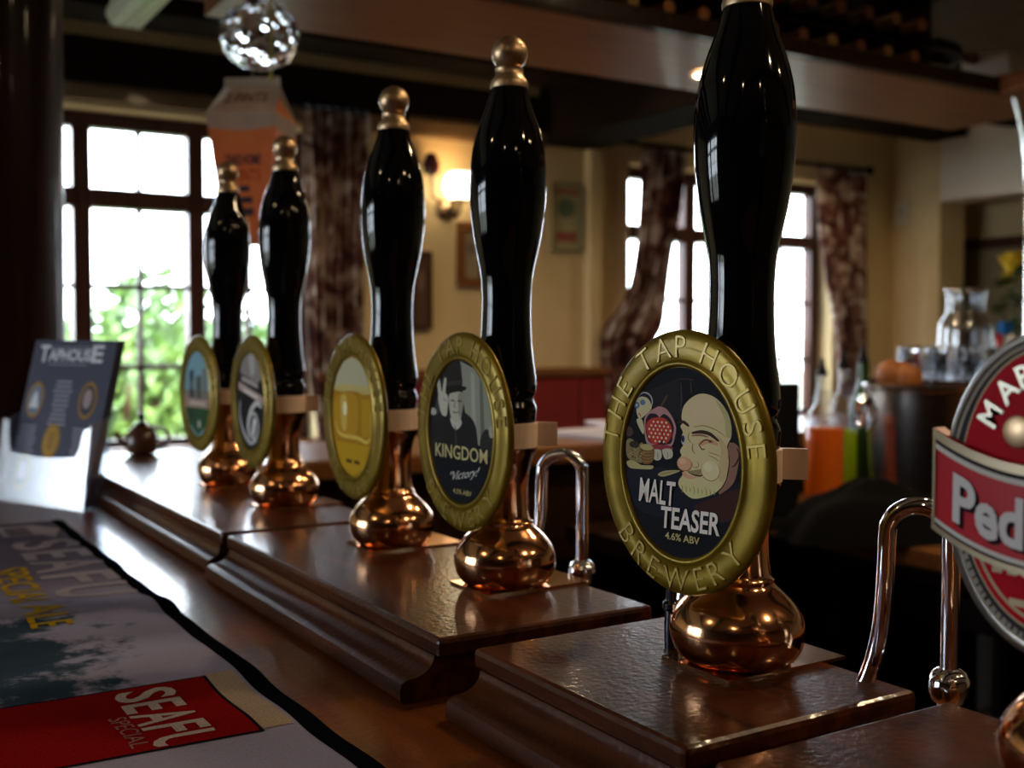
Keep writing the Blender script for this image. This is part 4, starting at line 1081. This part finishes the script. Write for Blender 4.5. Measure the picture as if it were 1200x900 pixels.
t = thing('wall_bench', 'red upholstered bench with wooden rail under the far wall', 'bench', (0,0,0))
redm = ramp2(mat('red_leather', rough=.5), (.20,.012,.012), (.26,.018,.018), (8,8,8), 1)
for k in range(5):
    x0 = 1.62+k*.40
    g = G(); g.box(x0, x0+.395, YW-.10, YW-.045, .55, 1.135); g.build('back_pad', redm, t, bevel=.015)
    g = G(); g.box(x0, x0+.395, YW-.52, YW-.10, .40, .50); g.build('seat_pad', redm, t, bevel=.02)
g = G(); g.box(1.58, 3.66, YW-.11, YW-.052, 1.137, 1.175); g.build('top_rail', M['midwood'], t, bevel=.005)
g = G(); g.box(1.60, 3.64, YW-.50, YW-.06, .02, .40); g.build('base', M['darkwood'], t)

# ============================================================ far leg of the bar, papers and cup
t = thing('far_counter', 'brown bar counter crossing behind the pumps', 'counter', (0,0,0))
g = G(); g.box(.56, 3.0, 2.06, 2.46, CZ-.04, CZ); g.build('counter_top', M['midwood'], t, bevel=.006)
g = G(); g.box(.60, 2.96, 2.12, 2.42, .02, CZ-.04); g.build('front_panel', M['darkwood'], t)
def paper(label, x, y, z, w_, d_, rz, col, col2, dz=.006):
    t = thing('newspaper', label, 'newspaper', (x, y, z), rz, 'papers on the far counter')
    g = G(); g.box(-w_/2,w_/2,-d_/2,d_/2,0,dz); g.build('sheets', flat(col, .7), t, bevel=.0015)
    g = G(); f = lambda u, v: (u*w_/2, v*d_/2, dz+.0004)
    g.flat([(-.8,-.7),(.1,-.7),(.1,.5),(-.8,.5)], f, 0); g.flat([(.25,-.6),(.8,-.6),(.8,.2),(.25,.2)], f, 1)
    g.build('print', [flat(col2), flat((.2,.2,.24))], t)
paper('pale newspaper lying flat on the far counter', 1.72, 2.22, CZ, .36, .24, .15, (.55,.52,.56), (.35,.34,.40), .012)
paper('folded paper with red print on the far counter', 1.84, 2.33, CZ+.0135, .26, .16, -.2, (.56,.50,.54), (.45,.12,.18), .008)
t = thing('cup', 'small white cup standing on the far counter', 'cup', (1.98, 2.28, CZ))
g = G(); g.lathe([(.022,0),(.026,.002),(.036,.03),(.042,.065),(.039,.065),(.033,.03),(.022,.006),(.001,.005)], 24); g.build('body', flat((.75,.68,.60), .3), t, smooth=True)
g = G(); g.tube(smooth_poly([(.037,0,.055),(.058,0,.052),(.058,0,.025),(.034,0,.02)], 5, False), .004, 8); g.build('handle', flat((.75,.68,.60), .3), t, smooth=True)
t = thing('steel_canister', 'pale steel canister behind the large clip', 'canister', (1.62, 1.86, 0))
g = G(); g.lathe([(.045,.882),(.047,.887),(.047,1.125),(.043,1.13)], 24); g.build('body', M['steel'], t, smooth=True)
g = G(); g.lathe([(.048,1.118),(.050,1.122),(.050,1.138),(.044,1.143),(.0005,1.145)], 24); g.build('lid', M['chrome'], t, smooth=True)

# ============================================================ back bar: work counter, fridges, things on it
BX0, BZ = 1.78, .90
t = thing('work_counter', 'dark back bar work counter behind the pumps', 'counter', (0,0,0))
g = G(); g.box(BX0-.02, 2.34, -.4, 2.05, BZ-.04, BZ); g.build('counter_top', M['midwood'], t, bevel=.006)
g = G(); g.box(BX0+.04, 2.32, -.38, 2.03, .02, BZ-.04); g.build('carcass', M['darkwood'], t)
g = G(); g.box(1.40, BX0-.025, 1.78, 2.05, BZ-.06, BZ-.02); g.build('drip_shelf', M['darkwood'], t, bevel=.004)
dg = thin_glass('dark_fridge_glass', (.16,.20,.20), base=.10)
for k in range(4):
    t = thing('bottle_fridge', 'under-counter bottle fridge, %s door from the far end' % ('first','second','third','fourth')[k], 'fridge', (BX0+.035, 1.98-.46*k, 0), 0, 'glass-fronted fridges under the back bar')
    g = G()
    for a in ((-.44,0,.76,.82),(-.44,0,.10,.16),(-.44,-.39,.16,.76),(-.05,0,.16,.76)): g.box(-.04,0,a[0],a[1],a[2],a[3])
    d_ = g.build('door', M['darksteel'], t, bevel=.003)
    g = G(); g.box(-.025,-.02,-.39,-.05,.16,.76); g.build('glass', dg, d_)
    g = G(); g.tube([(-.055,-.025,.40),(-.055,-.025,.60)], .006, 8); g.build('handle', M['steel'], d_, smooth=True)
# raised outer counter with glasses
t = thing('raised_shelf', 'dark raised shelf carrying the glasses and the jar', 'shelf', (0,0,0))
g = G(); g.box(2.36, 2.72, .6, 2.05, 1.165, 1.195); g.build('shelf_board', M['darkwood'], t, bevel=.004)
g = G(); g.box(2.42, 2.68, .62, 2.03, .02, 1.165); g.build('panel', M['darkwood'], t)

# steel tub
t = thing('steel_tub', 'round steel ice tub with ring handle on the back bar', 'tub', (2.085, 1.605, BZ))
g = G(); g.lathe([(.115,0),(.122,.004),(.135,.12),(.144,.285),(.150,.290),(.151,.297),(.147,.300),(.141,.296),(.132,.12),(.118,.012),(.001,.010)], 48); g.build('bowl', M['steel'], t, smooth=True)
for s in (-1, 1):
    a0 = 2.5 if s < 0 else 5.6
    def rp(k, a0=a0): 
        th = 2*PI*k/16; q = .030
        d_ = Vector((math.cos(a0), math.sin(a0), 0)); tt = Vector((-d_.y, d_.x, 0))
        return tuple(d_*.156 + tt*q*math.cos(th) + Vector((0,0,.235+q*math.sin(th))))
    g = G(); g.tube([rp(k) for k in range(17)], .006, 8); hd = g.build('ring_handle', M['chrome'], t, smooth=True)
    g = lump(tuple(Vector((math.cos(a0)*.148, math.sin(a0)*.148, .262))), .016, 12, 8); g.build('handle_boss', M['chrome'], t, smooth=True)
for i, (dx_, dy_) in enumerate(((-.06,.02),(-.03,.06),(-.075,.055))):
    o = lump((2.085+dx_, 1.605+dy_, BZ+.311+.004*i), .033, 18, 12).build('orange', ramp2(mat('orange_peel', rough=.5), (.26,.075,.01), (.33,.10,.014), (60,60,60), 1, bump=.3, bscale=400), smooth=True, sharp=80)
    tag(o, ('orange at the front of the steel tub','orange at the back of the steel tub','orange at the far left of the steel tub')[i], 'orange', 'oranges heaped in the steel tub')
g = G(); g.lathe([(.001,.001),(.114,.001),(.116,.004),(.129,.120),(.136,.258),(.001,.262)], 40, (0,0,.012)); 
g.build('ice', flat((.3,.3,.32), .2), t, smooth=True)

# bottles with pourers
def pourer(label, x, y, hgt, r, glass_m, liquid, fill):
    t = thing('pourer_bottle', label, 'bottle', (x, y, BZ), 0, 'bottles with black pourers on the back bar')
    g = G(); g.lathe([(r*.85,0),(r,.004),(r,hgt*.55),(r*.9,hgt*.62),(r*.45,hgt*.74),(.0145,hgt*.80),(.0145,hgt*.88),(.012,hgt*.885)], 24); g.build('bottle_body', glass_m, t, smooth=True)
    if liquid:
        g = G(); g.lathe([(r*.8,.004),(r-.003,.008),(r-.003,hgt*fill*.98),(.001,hgt*fill)], 24); g.build('liquid', liquid, t, smooth=True)
    g = G(); g.lathe([(.013,hgt*.875),(.014,hgt*.90),(.010,hgt*.92),(.006,hgt*.96),(.004,hgt)], 14); g.build('pourer', flat((.012,.012,.014), .4), t, smooth=True)
def at(px, y, depth, dz=0):
    tt = (px-600)/1300
    return depth*(.524+.852*tt), depth*(.852-.524*tt)
oj = translucent(mat('orange_juice', (.85,.26,.012), .35), .5); ol = translucent(mat('green_cordial', (.62,.72,.03), .2), .6); 
x, y = at(967, 0, 2.42)
t = thing('juice_jug', 'squat glass jug of orange juice on the back bar', 'jug', (x, y, BZ))
g = G(); g.lathe([(.038,0),(.042,.004),(.0425,.205),(.039,.228),(.027,.246),(.019,.256),(.018,.285),(.021,.288)], 28, cap1=False); g.build('jug_body', M['thinglass'], t, smooth=True)
g = G(); g.lathe([(.036,.004),(.0405,.008),(.0405,.205),(.001,.207)], 28); g.build('juice', oj, t, smooth=True)
x, y = at(964, 0, 2.72); pourer('clear bottle with black pourer behind the juice jug', x, y, .352, .034, M['thinglass'], mat('clear_spirit', (.45,.42,.36), .1), .45)
x, y = at(989, 0, 2.60); pourer('bottle of lime green cordial with black pourer', x, y, .375, .034, M['thinglass'], ol, .5)
x, y = at(1012, 0, 2.68); pourer('dark green bottle with black pourer beside the tub', x, y, .385, .033, mat('green_bottle', (.02,.05,.01), .08), None, 0)
# black till box and heaped black cloth
t = thing('card_terminal', 'black upright till screen beside the juice bottle', 'till', (*at(914, 0, 2.36), BZ), math.radians(-30))
g = G(); g.box(-.065,.040,-.016,.016,.02,.305); g.build('screen', flat((.008,.008,.009), .4), t, bevel=.004)
g = G(); g.box(-.06,.06,-.05,.05,0,.02); g.build('base', flat((.010,.010,.010), .5), t, bevel=.003)
def heap(label, px, depth, rx, ry, h, seed):
    x, y = at(px, 0, depth); rnd = random.Random(seed); ph = [rnd.uniform(0, 6) for _ in range(6)]
    def fn(s, q):
        a = 2*PI*s; r = q
        k = 1+.10*math.sin(3*a+ph[0])+.06*math.sin(5*a+ph[1])
        z = h*(1-r**2.4)*(1+.12*math.sin(4*a+ph[2])*r+.08*math.sin(9*r+ph[3]))
        return (rx*r*k*math.cos(a), ry*r*k*math.sin(a), max(0, z)+.0005)
    g = G(); g.grid(48, 14, fn); g.v[:] = g.v
    o = g.build('folded_cloth', mat('black_cloth', (.004,.004,.0045), .9, 0, Specular_IOR_Level=.1), smooth=True, sharp=85); o.location = (x, y, BZ); o.rotation_euler = (0, 0, -.55)
    tag(o, label, 'cloth')
heap('large heap of black bar cloth in front of the steel tub', 1020, 2.18, .19, .075, .115, 4)
heap('smaller heap of black bar cloth beside the wooden worktop', 855, 2.28, .07, .05, .08, 9)

# drinking glasses, jar, spray bottle, flowers on the raised shelf
def tumbler(x, y, label, h=.085, r=.033):
    t = thing('drinking_glass', label, 'glass', (x, y, 1.195), 0, 'upturned glasses on the raised shelf')
    g = G(); n = 20
    g.lathe([(r,.0),(r*1.0,.004),(r*.86,h-.008),(r*.80,h),(.001,h-.001)], n, cap0=False)
    g.lathe([(r-.003,.001),(r*.86-.003,h-.012),(.001,h-.012)], n, cap0=False)
    g.build('tumbler', M['glass'], t, smooth=True)
    g = G()
    for k in range(10):
        a = 2*PI*k/10; g.tube([(r*.985*math.cos(a), r*.985*math.sin(a), .010),(r*.91*math.cos(a), r*.91*math.sin(a), h*.6)], .0025, 6)
    g.build('flutes', M['glass'], t, smooth=True)
k = 0
for i in range(4):
    for j in range(2):
        x, y = at(1066+i*34+j*14, 0, 2.80+.09*j); tumbler(x, y, 'upturned clear tumbler in the row on the raised shelf'); k += 1
t = thing('glass_jar', 'large clear glass jar with wide neck behind the tumblers', 'jar', (*at(1131, 0, 3.02), 1.195))
g = G(); g.lathe([(.062,0),(.068,.006),(.069,.125),(.066,.150),(.052,.168),(.049,.178),(.0495,.222),(.054,.226),(.054,.238),(.050,.243)], 36, cap1=False); g.build('jar_body', M['jar'], t, smooth=True)
for z in (.185, .200, .215):
    g = G(); g.lathe([(.0495,z),(.0525,z+.002),(.0495,z+.004)], 30, cap0=False, cap1=False); g.build('thread_ring', M['jar'], t, smooth=True)
t = thing('spray_bottle', 'spray bottle with red trigger and blue head', 'spray bottle', (*at(1180, 0, 2.95), 1.195), math.radians(185))
g = G(); g.lathe([(.032,0),(.036,.005),(.036,.080),(.025,.105),(.014,.118)], 20); g.build('bottle', flat((.66,.68,.72), .2), t, smooth=True)
g = G(); g.box(-.016,.030,-.012,.012,.116,.150); g.build('spray_head', flat((.02,.14,.42), .3), t, bevel=.005)
g = G(); g.prism([(.030,.116),(.046,.118),(.040,.098),(.050,.074),(.042,.072),(.030,.095)], lambda a, b: (a, -.006, b), lambda a, b: (a, .006, b)); g.build('trigger', flat((.45,.02,.02), .3), t, bevel=.0015)
x, y = at(1192, 0, 3.22)
t = thing('vase', 'narrow glass vase holding the yellow roses', 'vase', (x, y, 1.195))
g = G(); g.lathe([(.030,0),(.034,.004),(.028,.06),(.024,.11),(.034,.15)], 20, cap1=False); g.build('vase_body', M['thinglass'], t, smooth=True)
t = thing('rose_bunch', 'yellow rose with dark green leaves in the vase', 'flowers', (x, y, 1.195))
petal = ramp2(mat('yellow_petal', rough=.6), (.62,.40,.01), (.78,.56,.03), (40,40,40), 1); leaf2 = ramp2(mat('rose_leaf', rough=.4), (.02,.05,.012), (.06,.12,.03), (30,30,30), 1)
for hi, (ox, oy, oz, sc) in enumerate(((-.012,.006,.325,1.45),(.06,-.03,.33,1.1),(.03,.05,.28,1.0))):
    g = G(); g.tube([(0,0,.02),(ox*.4,oy*.4,.16),(ox,oy,oz-.02)], .003, 6); g.build('stem', leaf2, t)
    for ringk, (nr, rad, tilt) in enumerate(((3,.010,.15),(5,.019,.45),(6,.028,.85))):
        for k in range(nr):
            a = 2*PI*k/nr+ringk*.6
            def pf(s, q, a=a, rad=rad, tilt=tilt):
                u = (s-.5)*2; hgt = q
                r = rad*sc*(.55+.5*hgt*math.sin(tilt)+.25*hgt*hgt*tilt)
                aa = a+u*1.0*(1-.45*hgt*hgt)
                return (ox+r*math.cos(aa), oy+r*math.sin(aa), oz-.018*sc+.042*sc*hgt*math.cos(tilt*.7)*(1-.25*u*u))
            g = G(); g.grid(5, 4, pf); g.build('petal', petal, t, smooth=True, fix=False)
rnd = random.Random(8)
for k in range(34):
    a = rnd.uniform(0, 2*PI); z = rnd.uniform(.15,.29); r0 = rnd.uniform(.012,.035); ln = rnd.uniform(.05,.085)
    d_ = Vector((math.cos(a), math.sin(a), rnd.uniform(-.4,.4))).normalized(); sd = Vector((-d_.y, d_.x, .1)).normalized()
    c0 = Vector((0,0,z))+d_*r0
    pts = [c0, c0+d_*ln*.35+sd*ln*.28, c0+d_*ln*.75+sd*ln*.2, c0+d_*ln, c0+d_*ln*.75-sd*ln*.2, c0+d_*ln*.35-sd*ln*.28]
    g = G(); g.add(pts+[c0+d_*ln*.5+Vector((0,0,-.006))], [(0,1,6),(1,2,6),(2,3,6),(3,4,6),(4,5,6),(5,0,6)]); g.build('leaf', leaf2, t, fix=False)
# tall bent chrome tap at the right edge
x, y = at(1203, 0, 2.75)
t = thing('tall_tap', 'tall bent chrome tap at the right edge of the picture', 'tap', (x, y, 1.195))
d_ = Vector((-.852, .524, 0))
pts = [(0,0,.02),(0,0,.35),(0,0,.46)]+[tuple(d_*(.004+.034*(k/6)**2)+Vector((0,0,.46+.235*k/6))) for k in range(1, 7)]
g = G(); g.tube(smooth_poly(pts, 4, False), .0085, 14); g.build('pipe', M['chrome'], t, smooth=True)
g = G(); g.lathe([(.030,0),(.032,.004),(.022,.018),(.012,.030)], 20); g.build('base', M['chrome'], t, smooth=True)
